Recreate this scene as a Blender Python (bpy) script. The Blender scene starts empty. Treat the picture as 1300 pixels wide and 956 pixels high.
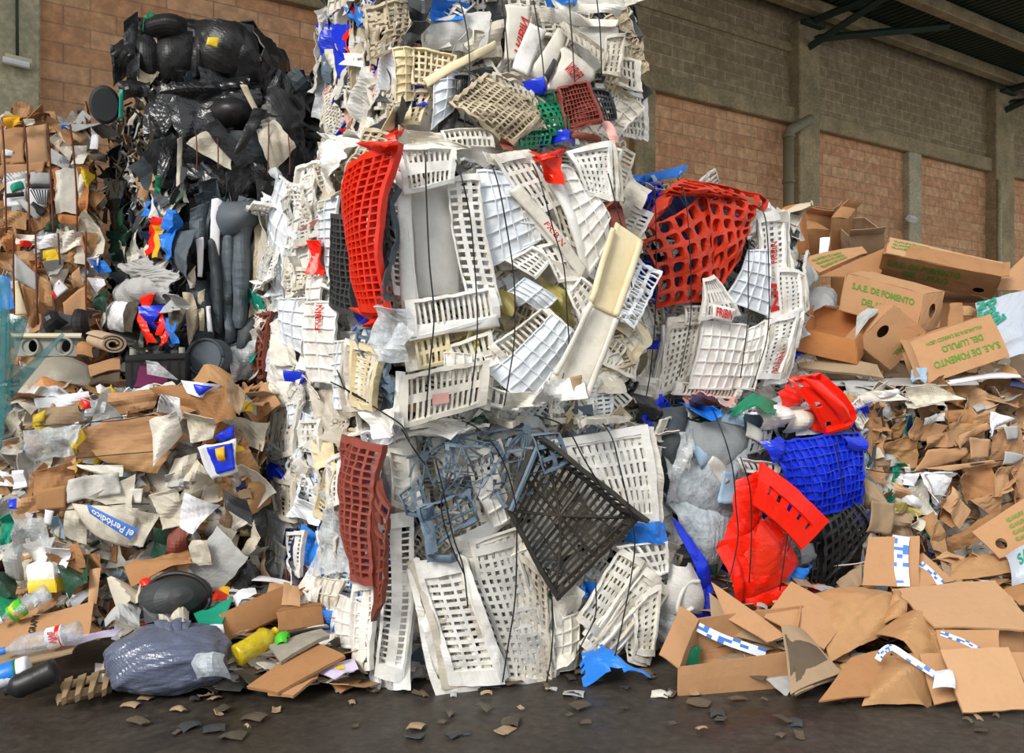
import bpy, math, random
import numpy as np
from mathutils import Vector

rng = random.Random(11)
scene = bpy.context.scene
COL = scene.collection
# ------------------------------------------------------------------ camera
FPX, CX, HY, CZ = 1100.0, 650.0, 470.0, 1.49          # focal length in px, principal column, horizon row, eye height
EYE = np.array([0.0, 0.0, CZ])


def at(px, py, Y):
    return np.array([(px - CX) / FPX * Y, Y, CZ + (HY - py) / FPX * Y])


def on_z(px, py, z):
    """the point of height z seen at (px, py)"""
    Y = (z - CZ) * FPX / (HY - py)
    return at(px, py, Y)


def ground(px, Y, z=0.0):
    return np.array([(px - CX) / FPX * Y, Y, z])


cam_d = bpy.data.cameras.new('camera')
cam_d.sensor_fit = 'HORIZONTAL'
cam_d.sensor_width = 36.0
cam_d.lens = 36.0 * FPX / 1300.0
cam_d.shift_y = -(478.0 - HY) / 1300.0
cam_d.clip_end = 200
cam = bpy.data.objects.new('camera', cam_d)
cam.location = EYE
cam.rotation_euler = (math.pi / 2, 0, 0)
COL.objects.link(cam)
scene.camera = cam

# ------------------------------------------------------------------ materials
def srgb(r, g, b):
    f = lambda c: (c / 255 / 12.92) if c / 255 <= 0.04045 else ((c / 255 + 0.055) / 1.055) ** 2.4
    return (f(r), f(g), f(b), 1.0)


def new_mat(name):
    m = bpy.data.materials.new(name)
    m.use_nodes = True
    nt = m.node_tree
    nt.nodes.clear()
    out = nt.nodes.new('ShaderNodeOutputMaterial')
    bs = nt.nodes.new('ShaderNodeBsdfPrincipled')
    nt.links.new(bs.outputs[0], out.inputs[0])
    return m, nt, bs, out


def noise(nt, scale, detail=4.0, rough=0.6, vec=None):
    n = nt.nodes.new('ShaderNodeTexNoise')
    n.inputs['Scale'].default_value = scale
    n.inputs['Detail'].default_value = detail
    n.inputs['Roughness'].default_value = rough
    if vec is None:
        tc = nt.nodes.new('ShaderNodeTexCoord')
        vec = tc.outputs['Object']
    nt.links.new(vec, n.inputs['Vector'])
    return n.outputs['Fac']


def ramp(nt, fac, stops):
    r = nt.nodes.new('ShaderNodeValToRGB')
    e = r.color_ramp.elements
    e[0].position, e[0].color = stops[0]
    e[1].position, e[1].color = stops[1]
    for p, c in stops[2:]:
        k = e.new(p)
        k.color = c
    nt.links.new(fac, r.inputs[0])
    return r.outputs[0]


def mix(nt, fac, a, b, mode='MIX'):
    n = nt.nodes.new('ShaderNodeMix')
    n.data_type = 'RGBA'
    n.blend_type = mode
    if isinstance(fac, float):
        n.inputs[0].default_value = fac
    else:
        nt.links.new(fac, n.inputs[0])
    for s, i in ((a, 6), (b, 7)):
        if isinstance(s, tuple):
            n.inputs[i].default_value = s
        else:
            nt.links.new(s, n.inputs[i])
    return n.outputs[2]


def bump(nt, bs, fac, strength, dist=0.01):
    b = nt.nodes.new('ShaderNodeBump')
    b.inputs['Strength'].default_value = strength
    b.inputs['Distance'].default_value = dist
    nt.links.new(fac, b.inputs['Height'])
    nt.links.new(b.outputs[0], bs.inputs['Normal'])


def waste(name, c, rough=0.45, dirt=0.4, dirtc=(120, 98, 72), spec=0.4, scale=7.0, bmp=0.15):
    """soiled plastic, rubber, card or paper: base colour, patchy grime, fine variation"""
    m, nt, bs, out = new_mat(name)
    n1 = noise(nt, scale, 6, 0.65)
    n2 = noise(nt, scale * 6, 3, 0.6)
    g = ramp(nt, n1, [(0.50, (0, 0, 0, 1)), (0.80, (dirt, dirt, dirt, 1))])
    col = mix(nt, g, srgb(*c), srgb(*dirtc))
    d = tuple(v * 0.8 for v in srgb(*c)[:3]) + (1,)
    f2 = ramp(nt, n2, [(0.40, (0, 0, 0, 1)), (0.75, (0.22, 0.22, 0.22, 1))])
    col = mix(nt, f2, col, d)
    nt.links.new(col, bs.inputs['Base Color'])
    bs.inputs['Roughness'].default_value = rough
    bs.inputs['Specular IOR Level'].default_value = spec
    bump(nt, bs, n2, bmp)
    return m


def film(name, c, alpha=0.45, rough=0.15, bmp=0.6):
    m, nt, bs, out = new_mat(name)
    bs.inputs['Base Color'].default_value = srgb(*c)
    bs.inputs['Roughness'].default_value = rough
    bs.inputs['Specular IOR Level'].default_value = 0.8
    tr = nt.nodes.new('ShaderNodeBsdfTransparent')
    tr.inputs[0].default_value = (0.93, 0.95, 0.96, 1)
    mx = nt.nodes.new('ShaderNodeMixShader')
    f = noise(nt, 14, 5, 0.6)
    r = ramp(nt, f, [(0.35, (alpha * 0.55,) * 3 + (1,)), (0.7, (min(1, alpha * 1.5),) * 3 + (1,))])
    nt.links.new(r, mx.inputs[0])
    nt.links.new(tr.outputs[0], mx.inputs[1])
    nt.links.new(bs.outputs[0], mx.inputs[2])
    nt.links.new(mx.outputs[0], out.inputs[0])
    bump(nt, bs, f, bmp, 0.03)
    return m


def newsprint(name, c, ink, scale=60.0):
    m, nt, bs, out = new_mat(name)
    tc = nt.nodes.new('ShaderNodeTexCoord')
    w = nt.nodes.new('ShaderNodeTexWave')
    w.bands_direction = 'DIAGONAL'
    w.inputs['Scale'].default_value = scale
    w.inputs['Distortion'].default_value = 3.0
    w.inputs['Detail'].default_value = 3.0
    nt.links.new(tc.outputs['Object'], w.inputs['Vector'])
    n = noise(nt, 18, 4, 0.6)
    a = ramp(nt, w.outputs['Fac'], [(0.45, (0, 0, 0, 1)), (0.6, (1, 1, 1, 1))])
    b = ramp(nt, n, [(0.45, (0, 0, 0, 1)), (0.6, (0.75, 0.75, 0.75, 1))])
    f = mix(nt, 1.0, a, b, 'MULTIPLY')
    col = mix(nt, f, srgb(*c), srgb(*ink))
    nt.links.new(col, bs.inputs['Base Color'])
    bs.inputs['Roughness'].default_value = 0.8
    bump(nt, bs, n, 0.2)
    return m


PAL = {
    # soiled plastics
    'w1': ((240, 238, 232), .38, .62, (150, 132, 105)), 'w2': ((230, 226, 214), .42, .75, (140, 120, 90)),
    'w3': ((208, 200, 184), .5, .85, (120, 102, 78)), 'w4': ((228, 233, 238), .32, .4, (160, 150, 130)),
    'cream': ((232, 216, 176), .45, .5, (170, 140, 80)), 'tan': ((196, 182, 156), .6, .6, (110, 92, 68)),
    'greyw': ((205, 203, 197), .4, .5, (140, 128, 110)), 'haze': ((214, 220, 224), .3, .3, (170, 160, 140)),
    'cwhite': ((224, 218, 205), .5, .75, (150, 135, 110)),
    'red': ((226, 44, 18), .35, .3, (110, 40, 20)), 'orange': ((206, 58, 28), .45, .35, (110, 40, 25)),
    'bright': ((248, 34, 10), .3, .1, (150, 30, 10)), 'maroon': ((150, 74, 62), .55, .4, (90, 70, 60)),
    'brown': ((126, 62, 48), .6, .4, (90, 70, 60)), 'pink': ((226, 170, 160), .6, .3, (160, 110, 100)),
    'pinkbr': ((190, 146, 136), .6, .4, (130, 100, 90)),
    'blue': ((22, 52, 206), .3, .15, (20, 30, 110)), 'blue2': ((38, 124, 220), .35, .2, (30, 70, 130)),
    'navy': ((28, 40, 84), .5, .3, (30, 30, 40)), 'steel': ((100, 118, 134), .5, .45, (70, 70, 70)),
    'pale': ((158, 186, 208), .4, .4, (130, 130, 125)),
    'black': ((34, 34, 35), .4, .35, (72, 64, 54)), 'char': ((58, 61, 63), .5, .45, (92, 84, 72)),
    'rubber': ((82, 92, 100), .6, .5, (112, 106, 94)), 'rubber2': ((60, 68, 74), .6, .5, (100, 94, 84)),
    'soot': ((74, 68, 56), .6, .6, (112, 98, 76)),
    'green': ((18, 122, 84), .4, .3, (30, 70, 50)), 'dgreen': ((38, 74, 56), .5, .4, (50, 50, 40)),
    'teal': ((20, 150, 130), .35, .25, (30, 90, 80)), 'yellow': ((232, 198, 40), .4, .3, (150, 120, 40)),
    'olive': ((170, 158, 92), .5, .5, (120, 110, 60)), 'lime': ((70, 190, 40), .4, .1, (40, 100, 30)),
    'purple': ((206, 196, 222), .5, .3, (150, 140, 150)), 'gold': ((236, 176, 30), .5, .2, (160, 120, 30)),
    # cards and papers
    'card': ((182, 138, 98), .85, .45, (150, 108, 70)), 'card2': ((168, 122, 80), .85, .45, (130, 88, 52)),
    'card3': ((194, 152, 112), .85, .35, (165, 122, 82)), 'card4': ((160, 136, 108), .85, .5, (112, 94, 74)),
    'kraft': ((178, 136, 92), .7, .5, (146, 104, 62)), 'orcard': ((186, 122, 70), .8, .4, (140, 84, 40)),
    'paper': ((222, 216, 204), .8, .5, (165, 148, 122)), 'paper2': ((206, 198, 180), .8, .6, (150, 130, 100)),
    'pwhite': ((232, 232, 236), .7, .3, (180, 172, 160)), 'pgrey': ((176, 176, 174), .7, .5, (130, 120, 108)),
    'rug': ((186, 164, 136), .95, .5, (140, 118, 92)), 'wood': ((168, 142, 108), .8, .5, (110, 88, 62)),
    'stone': ((150, 144, 130), .9, .6, (200, 192, 176)), 'soiled': ((56, 52, 46), .5, .6, (104, 90, 70)), 'sackw': ((182, 190, 202), .4, .3, (170, 168, 160)), 'gap': ((36, 38, 32), .9, .6, (70, 60, 48)), 'mud': ((96, 82, 66), .9, .6, (60, 50, 40)),  # gap: no paper, near-black bale core, shade between pieces put into its colour
    'ink': ((200, 30, 28), .6, .2, (180, 60, 50)), 'pgreen': ((84, 140, 42), .8, .3, (120, 140, 70)),
    'inkblack': ((38, 36, 36), .7, .1, (60, 50, 45)), 'tgreen': ((20, 146, 116), .6, .1, (50, 140, 120)),
    'tapeblue': ((70, 122, 204), .4, .1, (70, 100, 170)), 'tape': ((224, 232, 242), .25, .2, (200, 210, 220)),
    'metal': ((150, 152, 144), .5, .4, (110, 104, 92)), 'steelgreen': ((44, 62, 50), .55, .4, (60, 50, 40)),
    'conc': ((150, 140, 112), .9, .6, (110, 98, 74)), 'concgreen': ((116, 120, 100), .9, .6, (82, 82, 64)),
    'pipe': ((138, 130, 104), .6, .5, (100, 90, 68)), 'wire': ((24, 24, 26), .45, .2, (60, 50, 40)),
    'rust': ((104, 58, 38), .8, .4, (70, 44, 32)), 'lamp': ((214, 208, 178), .5, .4, (160, 150, 120)),
    'magenta': ((112, 30, 78), .5, .5, (40, 34, 38)), 'dusty': ((150, 156, 158), .5, .5, (118, 112, 102)),
}
MATS = {}


def M(k):
    if k in MATS:
        return MATS[k]
    if k == 'clear':
        m = film('clear_film', (226, 230, 232), 0.42)
    elif k == 'gfilm':
        m = film('grey_film', (196, 206, 212), 0.8, 0.12)
    elif k == 'bag':
        m = waste('grey_bag', (92, 100, 122), .2, .3, (70, 74, 88), .7, 9, .4)
    elif k == 'blackbag':
        m = waste('black_bag', (30, 31, 33), .2, .25, (66, 60, 52), .7, 9, .4)
    elif k == 'glass':
        m = film('teal_glass', (44, 120, 122), 0.42, 0.05, 0.05)
    elif k == 'pet':
        m = film('clear_bottle_plastic', (206, 214, 220), 0.4, 0.08)
    elif k == 'petyellow':
        m = film('yellow_bottle_plastic', (222, 196, 20), 0.85, 0.1)
    elif k == 'news':
        m = newsprint('newsprint', (212, 204, 186), (140, 132, 120))
    elif k == 'news2':
        m = newsprint('grey_newsprint', (196, 192, 184), (110, 112, 118), 80)
    elif k == 'magz':
        m = newsprint('colour_print', (214, 212, 210), (60, 80, 120), 20)
    else:
        c, r, d, dc = PAL[k]
        m = waste('waste_' + k, c, r, d, dc)
    MATS[k] = m
    return m


# ------------------------------------------------------------------ mesh building
class MB:
    def __init__(s):
        s.v, s.f, s.m, s.n = [], [], [], 0

    def add(s, V, faces, mi=0):
        V = np.asarray(V, float)
        s.v.append(V)
        o = s.n
        s.f.extend([tuple(i + o for i in f) for f in faces])
        s.m.extend([mi] * len(faces))
        s.n += len(V)

    def build(s, name, mats, parent=None, smooth=False, root=None):
        V = np.concatenate(s.v) if s.v else np.zeros((0, 3))
        L = np.array(root.location) if root is not None else np.zeros(3)
        used = np.zeros(len(V), bool)
        for f in s.f:
            used[list(f)] = True
        idx = np.cumsum(used) - 1
        V = V[used]
        me = bpy.data.meshes.new(name)
        me.from_pydata([tuple(p) for p in V - L], [], [tuple(int(idx[i]) for i in f) for f in s.f])
        if isinstance(mats, str):
            mats = [mats]
        for k in mats:
            me.materials.append(M(k) if isinstance(k, str) else k)
        if len(mats) > 1:
            me.polygons.foreach_set('material_index', s.m)
        if smooth:
            me.polygons.foreach_set('use_smooth', [True] * len(me.polygons))
        me.update()
        o = bpy.data.objects.new(name, me)
        COL.objects.link(o)
        if parent is not None:
            o.parent = parent
        return o


def tag(o, label=None, cat=None, group=None, kind=None):
    for k, v in (('label', label), ('category', cat), ('group', group), ('kind', kind)):
        if v:
            o[k] = v
    return o


def empty(name, loc, label, cat, group=None):
    o = bpy.data.objects.new(name, None)
    o.empty_display_size = 0.1
    COL.objects.link(o)
    o.location = Vector(loc)
    return tag(o, label, cat, group)


def recentre(o):
    """a one-mesh thing: put its origin at the middle of its underside"""
    me = o.data
    n = len(me.vertices)
    a = np.empty(n * 3)
    me.vertices.foreach_get('co', a)
    a = a.reshape(-1, 3)
    c = (a.min(0) + a.max(0)) / 2
    c[2] = a[:, 2].min()
    me.vertices.foreach_set('co', (a - c).ravel())
    o.location = Vector(c)
    return o


def norm(v):
    return v / (np.linalg.norm(v) + 1e-12)


def folds(x, y, seed, f=3.0, k=6):
    """sharp-creased crumple noise in [-1, 1]"""
    r = random.Random(seed)
    s = 0
    tot = 0
    wx = 0.12 * np.sin(y * f * 2.1 + r.uniform(0, 6)) / f * 3
    wy = 0.12 * np.sin(x * f * 2.3 + r.uniform(0, 6)) / f * 3
    for i in range(k):
        a = r.uniform(0, math.pi)
        fr = f * r.uniform(0.5, 1.0) * (1.45 ** i)
        am = 0.72 ** i
        p = (np.cos(a) * (x + wx) + np.sin(a) * (y + wy)) * fr + r.uniform(0, 1)
        t = 2 * np.abs(2 * (p - np.floor(p + 0.5))) - 1
        s = s + am * t
        tot += am
    return s / tot * 1.5


class Crease:
    """random straight folds of a crumpled sheet, heights about -1..1"""

    def __init__(s, w, h, seed, k=None):
        r = random.Random(seed)
        k = k or int(min(16, 6 + 8 * max(w, h)))
        s.l = []
        for i in range(k):
            a = r.uniform(0, math.pi)
            s.l.append((math.cos(a), math.sin(a), r.uniform(-.05, w + .05), r.uniform(-.05, h + .05), r.choice((-1, 1)) * r.uniform(.4, 1)))
        g = np.meshgrid(np.linspace(0, w, 9), np.linspace(0, h, 9))
        s.o, s.d = 0.0, 1.0
        z = s(g[0], g[1])
        A = np.c_[g[0].ravel(), g[1].ravel(), np.ones(81)]
        s.pl = np.linalg.lstsq(A, z.ravel(), rcond=None)[0]
        z = z.ravel() - A @ s.pl
        s.d = max(1e-3, np.abs(z).max() * .8)

    pl = None

    def __call__(s, x, y):
        z = 0
        for c, n, px, py, a in s.l:
            z = z + a * np.abs(c * (x - px) + n * (y - py))
        if s.pl is not None:
            z = z - (s.pl[0] * x + s.pl[1] * y + s.pl[2])
        return z / s.d


class Patch:
    """a bent four-cornered surface; c = TL, TR, BR, BL as seen from outside"""

    def __init__(s, c, bulge=0.0, amp=0.0, seed=1, freq=3.0, warp=0.0, ragged=0.0, facing=EYE, curl=0.0, crease=False):
        s.c = [np.asarray(p, float) for p in c]
        tl, tr, br, bl = s.c
        s.w = (np.linalg.norm(tr - tl) + np.linalg.norm(br - bl)) / 2
        s.h = (np.linalg.norm(bl - tl) + np.linalg.norm(br - tr)) / 2
        n = norm(np.cross(tr - bl, tl - br))
        if np.dot(n, np.asarray(facing) - sum(s.c) / 4) < 0:
            n = -n
            s.flip = True
        else:
            s.flip = False
        s.n = n
        s.bulge, s.amp, s.seed, s.freq, s.warp, s.ragged, s.curl = bulge, amp, seed, freq, warp, ragged, curl
        s.ph = random.Random(seed).uniform(0, 9)
        s.cr = Crease(s.w, s.h, seed) if crease else None

    def base(s, u, v):
        tl, tr, br, bl = s.c
        x, y = u * s.w, v * s.h
        if s.ragged:
            e = s.ragged
            eu = np.clip(np.abs(2 * u - 1) * 2 - 1, 0, 1)
            ev = np.clip(np.abs(2 * v - 1) * 2 - 1, 0, 1)
            u = u + e * folds(y * 1.0, 0 * x + s.seed, s.seed + 5, 5.0) * eu
            v = v + e * folds(x * 1.0, 0 * y + s.seed, s.seed + 9, 5.0) * ev
        if s.warp:
            g = 2.2
            u = u + s.warp / max(s.w, .05) * np.sin(y * g * 3.1 + x * g + s.ph)
            v = v + s.warp / max(s.h, .05) * np.sin(x * g * 2.7 - y * g * 1.3 + s.ph * 2)
        U, V = u[..., None], v[..., None]
        P = (tl * (1 - U) + tr * U) * (1 - V) + (bl * (1 - U) + br * U) * V
        d = s.bulge * (4 * u * (1 - u) * 0.5 + 4 * v * (1 - v) * 0.5) - s.bulge * 0.35
        if s.curl:
            d = d + s.curl * (v - 0.5) ** 2 * 4 * np.sign(u - .5) * u
        if s.amp:
            if s.cr is not None:
                d = d + s.amp * (1.15 * s.cr(x, y) + .28 * folds(x, y, s.seed, s.freq * 1.3))
            else:
                d = d + s.amp * folds(x, y, s.seed, s.freq)
        return P + s.n * d[..., None]

    def __call__(s, u, v, off=0.0):
        u, v = np.asarray(u, float), np.asarray(v, float)
        P = s.base(u, v)
        if np.isscalar(off) and off == 0:
            return P
        e = 0.02
        du = s.base(u + e, v) - s.base(u - e, v)
        dv = s.base(u, v + e) - s.base(u, v - e)
        n = np.cross(dv, du)
        if s.flip:
            n = -n
        n /= np.linalg.norm(n, axis=-1, keepdims=True) + 1e-12
        off = np.asarray(off)
        return P + n * (off[..., None] if off.ndim else off)


def sheet(mb, P, us, vs, mask, th, off=0.0, mi=0):
    us, vs = np.asarray(us, float), np.asarray(vs, float)
    nu, nv = len(us), len(vs)
    U, V = np.meshgrid(us, vs)
    A = P(U, V, off + th / 2).reshape(-1, 3)
    B = P(U, V, off - th / 2).reshape(-1, 3)
    N = nu * nv
    F = []
    mk = np.zeros((nv + 1, nu + 1), bool)
    mk[1:nv, 1:nu] = mask
    js, is_ = np.nonzero(mask)
    fl = P.flip
    for j, i in zip(js.tolist(), is_.tolist()):
        a, b, c, d = j * nu + i, j * nu + i + 1, (j + 1) * nu + i + 1, (j + 1) * nu + i
        q = [(a, d, c, b), (a + N, b + N, c + N, d + N)]
        if not mk[j, i + 1]:
            q.append((a, b, b + N, a + N))
        if not mk[j + 2, i + 1]:
            q.append((d, d + N, c + N, c))
        if not mk[j + 1, i]:
            q.append((a, a + N, d + N, d))
        if not mk[j + 1, i + 2]:
            q.append((b, c, c + N, b + N))
        if fl:
            q = [tuple(reversed(t)) for t in q]
        F += q
    mb.add(np.concatenate([A, B]), F, mi)


def bars(n, bf, border, sub=1):
    """break points and hole flags of n holes between bars"""
    h = (1 - 2 * border) / (n + (n - 1) * bf / (1 - bf)) if n > 0 else 1
    b = h * bf / (1 - bf)
    pts, hole = [0.0], []
    x = border
    pts.append(x)
    hole.append(False)
    for k in range(n):
        for q in range(sub):
            pts.append(x + h * (q + 1) / sub)
            hole.append(True)
        x += h
        if k < n - 1:
            x += b
            pts.append(x)
            hole.append(False)
    pts.append(1.0)
    hole.append(False)
    return pts, np.array(hole)


def ring_mask(us, vs, bu, bv):
    mu = (np.array(us[:-1]) + np.array(us[1:])) / 2
    mv = (np.array(vs[:-1]) + np.array(vs[1:])) / 2
    a = (mu < bu) | (mu > 1 - bu)
    b = (mv < bv) | (mv > 1 - bv)
    return b[:, None] | a[None, :]


def lattice(mb, P, nx, ny, bu=.3, bv=.3, border=.05, th=.008, rim=.02, mi=0, torn=0.0, seed=0, bdv=None):
    us, hu = bars(nx, bu, border, 3 if nx <= 3 else 2 if nx <= 8 else 1)
    vs, hv = bars(ny, bv, border if bdv is None else bdv, 3 if ny <= 3 else 2 if ny <= 8 else 1)
    mask = ~(hv[:, None] & hu[None, :])
    if torn:
        r = random.Random(seed)
        for j in range(mask.shape[0]):
            for i in range(mask.shape[1]):
                if mask[j, i] and (hu[i] or hv[j]) and r.random() < torn:
                    mask[j, i] = False
    sheet(mb, P, us, vs, mask, th, 0, mi)
    if rim:
        rm = ring_mask(us, vs, us[1] + 1e-4, vs[1] + 1e-4)
        sheet(mb, P, us, vs, rm, rim, rim / 2, mi)


def waffle(mb, P, nx, ny, th=.004, rib=.011, mi=0, rim=True, rw=.065):
    us, hu = bars(nx, rw, .025, 4 if nx < 8 else 2)
    vs, hv = bars(ny, rw, .025, 4 if ny < 8 else 2)
    full = np.ones((len(vs) - 1, len(us) - 1), bool)
    sheet(mb, P, us, vs, full, th, 0, mi)
    rm = ~(hv[:, None] & hu[None, :])
    if not rim:
        rm &= ~ring_mask(us, vs, us[1] + 1e-4, vs[1] + 1e-4)
    sheet(mb, P, us, vs, rm, rib, th / 2 + rib / 2, mi)


def plain(mb, P, th=.003, res=.02, mi=0, n=None, torn=0.0, seed=0):
    nu = n or int(min(40, max(6, P.w / res)))
    nv = n or int(min(40, max(6, P.h / res)))
    m = np.ones((nv, nu), bool)
    if torn:
        r = random.Random(seed)
        for j in range(nv):
            for i in range(nu):
                if (i in (0, nu - 1) or j in (0, nv - 1)) and r.random() < torn:
                    m[j, i] = False
    sheet(mb, P, np.linspace(0, 1, nu + 1), np.linspace(0, 1, nv + 1), m, th, 0, mi)


def eggcrate(mb, P, nx, ny, hole=.62, th=.05, mi=0):
    """thick lattice with rounded square holes"""
    ang = [math.pi * 1.25 + math.pi * 2 * k / 16 for k in range(16)]

    def sq(a):
        c, s_ = math.cos(a), math.sin(a)
        m = max(abs(c), abs(s_))
        return c / m, s_ / m

    def rd(a):
        c, s_ = math.cos(a), math.sin(a)
        m = (abs(c) ** 4 + abs(s_) ** 4) ** .25
        return c / m, s_ / m
    for j in range(ny):
        for i in range(nx):
            o = np.array([sq(a) for a in ang]) * .5
            n_ = np.array([rd(a) for a in ang]) * .5 * hole
            cu, cv = (i + .5) / nx, (j + .5) / ny
            ou, ov = cu + o[:, 0] / nx, cv + o[:, 1] / ny
            iu, iv = cu + n_[:, 0] / nx, cv + n_[:, 1] / ny
            a = P(ou, ov, th / 2)
            b = P(iu, iv, th / 2)
            # bars are U-shaped: the wall of each hole leans back
            c = P(cu + n_[:, 0] / nx * .92, cv + n_[:, 1] / ny * .92, -th)
            F = []
            for k in range(16):
                l = (k + 1) % 16
                q = [(k, l, 16 + l, 16 + k), (16 + k, 16 + l, 32 + l, 32 + k)]
                F += [tuple(reversed(t)) for t in q] if not P.flip else q
            mb.add(np.concatenate([a, b, c]), F, mi)


def holed(mb, P, hole, th=.005, mi=0, n=32, rings=4):
    """sheet with one oval hole (u, v, ru, rv)"""
    cu, cv, ru, rv = hole
    L = []
    for s_ in (th / 2, -th / 2):
        for q in range(rings + 1):
            t = q / rings
            uu, vv = [], []
            for k in range(n):
                a = 2 * math.pi * (k + .5) / n
                iu, iv = cu + ru * math.cos(a), cv + rv * math.sin(a)
                # ray to the rectangle's border
                dx, dy = math.cos(a) * ru, math.sin(a) * rv
                tx = ((1 - cu) / dx if dx > 0 else -cu / dx) if abs(dx) > 1e-9 else 1e9
                ty = ((1 - cv) / dy if dy > 0 else -cv / dy) if abs(dy) > 1e-9 else 1e9
                m = min(tx, ty)
                ou, ov = cu + dx * m, cv + dy * m
                uu.append(iu * (1 - t) + ou * t)
                vv.append(iv * (1 - t) + ov * t)
            if q == rings:      # pull the nearest rim point into each corner
                for (a_, b_) in ((0, 0), (1, 0), (1, 1), (0, 1)):
                    d = [(uu[k] - a_) ** 2 + (vv[k] - b_) ** 2 for k in range(n)]
                    k = d.index(min(d))
                    uu[k], vv[k] = a_, b_
            L.append(P(np.array(uu), np.array(vv), s_))
    F = []
    R = rings + 1
    for q in range(rings):
        for k in range(n):
            l = (k + 1) % n
            F.append((q * n + k, q * n + l, (q + 1) * n + l, (q + 1) * n + k))
            o = R * n
            F.append((o + q * n + k, o + (q + 1) * n + k, o + (q + 1) * n + l, o + q * n + l))
    for k in range(n):
        l = (k + 1) % n
        F.append((k, R * n + k, R * n + l, l))
        F.append((rings * n + k, rings * n + l, R * n + rings * n + l, R * n + rings * n + k))
    mb.add(np.concatenate(L), F, mi)


def tube(mb, pts, rad, n=8, mi=0, cap=True):
    pts = [np.asarray(p, float) for p in pts]
    if np.isscalar(rad):
        rad = [rad] * len(pts)
    V = []
    ref = None
    for i, p in enumerate(pts):
        t = norm(pts[min(i + 1, len(pts) - 1)] - pts[max(i - 1, 0)])
        if ref is None:
            ref = np.array([0, 0, 1.0]) if abs(t[2]) < .9 else np.array([1.0, 0, 0])
        a = norm(np.cross(t, ref))
        b = np.cross(t, a)
        ref = -b if np.dot(-b, ref) > 0 else b
        for k in range(n):
            w = 2 * math.pi * k / n
            V.append(p + rad[i] * (a * math.cos(w) + b * math.sin(w)))
    F = []
    m = len(pts)
    for i in range(m - 1):
        for k in range(n):
            l = (k + 1) % n
            F.append((i * n + k, i * n + l, (i + 1) * n + l, (i + 1) * n + k))
    if cap:
        F.append(tuple(range(n - 1, -1, -1)))
        F.append(tuple((m - 1) * n + k for k in range(n)))
    mb.add(np.array(V), F, mi)


def smooth_pts(pts, k=4):
    """Catmull-Rom through the points"""
    pts = [np.asarray(p, float) for p in pts]
    if len(pts) < 3:
        return pts
    q = [2 * pts[0] - pts[1]] + pts + [2 * pts[-1] - pts[-2]]
    out = []
    for i in range(1, len(q) - 2):
        for s_ in range(k):
            t = s_ / k
            a, b, c, d = q[i - 1], q[i], q[i + 1], q[i + 2]
            out.append(.5 * (2 * b + (c - a) * t + (2 * a - 5 * b + 4 * c - d) * t * t + (3 * b - a - 3 * c + d) * t ** 3))
    out.append(pts[-1])
    return out


def boxm(mb, lo, hi, mi=0):
    x0, y0, z0 = lo
    x1, y1, z1 = hi
    V = [(x0, y0, z0), (x1, y0, z0), (x1, y1, z0), (x0, y1, z0), (x0, y0, z1), (x1, y0, z1), (x1, y1, z1), (x0, y1, z1)]
    mb.add(V, [(0, 3, 2, 1), (4, 5, 6, 7), (0, 1, 5, 4), (1, 2, 6, 5), (2, 3, 7, 6), (3, 0, 4, 7)], mi)


def lathe(mb, p0, p1, prof, n=20, mi=0, squash=1.0, dent=0.0, seed=0):
    """profile [(t along p0-p1, radius)] turned about the axis"""
    p0, p1 = np.asarray(p0, float), np.asarray(p1, float)
    t = norm(p1 - p0)
    ref = np.array([0, 0, 1.0]) if abs(t[2]) < .9 else np.array([1.0, 0, 0])
    a = norm(np.cross(t, ref))
    b = np.cross(a, t)
    r = random.Random(seed)
    ph = [r.uniform(0, 6) for _ in range(4)]
    V = []
    for (s_, rad) in prof:
        for k in range(n):
            w = 2 * math.pi * k / n
            d = 1 + dent * (math.sin(2 * w + ph[0] + 5 * s_) + .6 * math.sin(3 * w + ph[1] - 9 * s_))
            V.append(p0 + (p1 - p0) * s_ + rad * d * (a * math.cos(w) + b * math.sin(w) * squash))
    F = []
    m = len(prof)
    for i in range(m - 1):
        for k in range(n):
            l = (k + 1) % n
            F.append((i * n + k, i * n + l, (i + 1) * n + l, (i + 1) * n + k))
    F.append(tuple(range(n - 1, -1, -1)))
    F.append(tuple((m - 1) * n + k for k in range(n)))
    mb.add(np.array(V), F, mi)


_TXT = {}


def text_shape(s):
    """flat triangles of a line of lettering scaled to x 0-1, y 0-1"""
    if s in _TXT:
        return _TXT[s]
    cu = bpy.data.curves.new('lettering', 'FONT')
    cu.body = s
    cu.size = 1.0
    cu.offset = 0.022
    cu.fill_mode = 'FRONT'
    cu.resolution_u = 3
    ob = bpy.data.objects.new('lettering', cu)
    COL.objects.link(ob)
    dg = bpy.context.evaluated_depsgraph_get()
    ev = ob.evaluated_get(dg)
    me = ev.to_mesh()
    V = np.array([v.co[:] for v in me.vertices])
    F = [tuple(p.vertices) for p in me.polygons]
    ev.to_mesh_clear()
    bpy.data.objects.remove(ob)
    bpy.data.curves.remove(cu)
    lo, hi = V.min(0), V.max(0)
    V = (V[:, :2] - lo[:2]) / (hi[:2] - lo[:2])
    _TXT[s] = (V, F)
    return _TXT[s]


def lettering(mb, P, s, o, a, b, off=.006, mi=0):
    """put a line of lettering on patch P: o = (u, v) of its lower left, a = reading direction, b = up direction, all in uv"""
    V, F = text_shape(s)
    u = o[0] + V[:, 0] * a[0] + V[:, 1] * b[0]
    v = o[1] + V[:, 0] * a[1] + V[:, 1] * b[1]
    mb.add(P(u, v, off), F, mi)
# ------------------------------------------------------------------ bales
PART = {'L': 'crushed_crate', 'S': 'crate_side', 'W': 'crate_base', 'H': 'crushed_crate', 'B': 'crushed_crate'}


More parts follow.
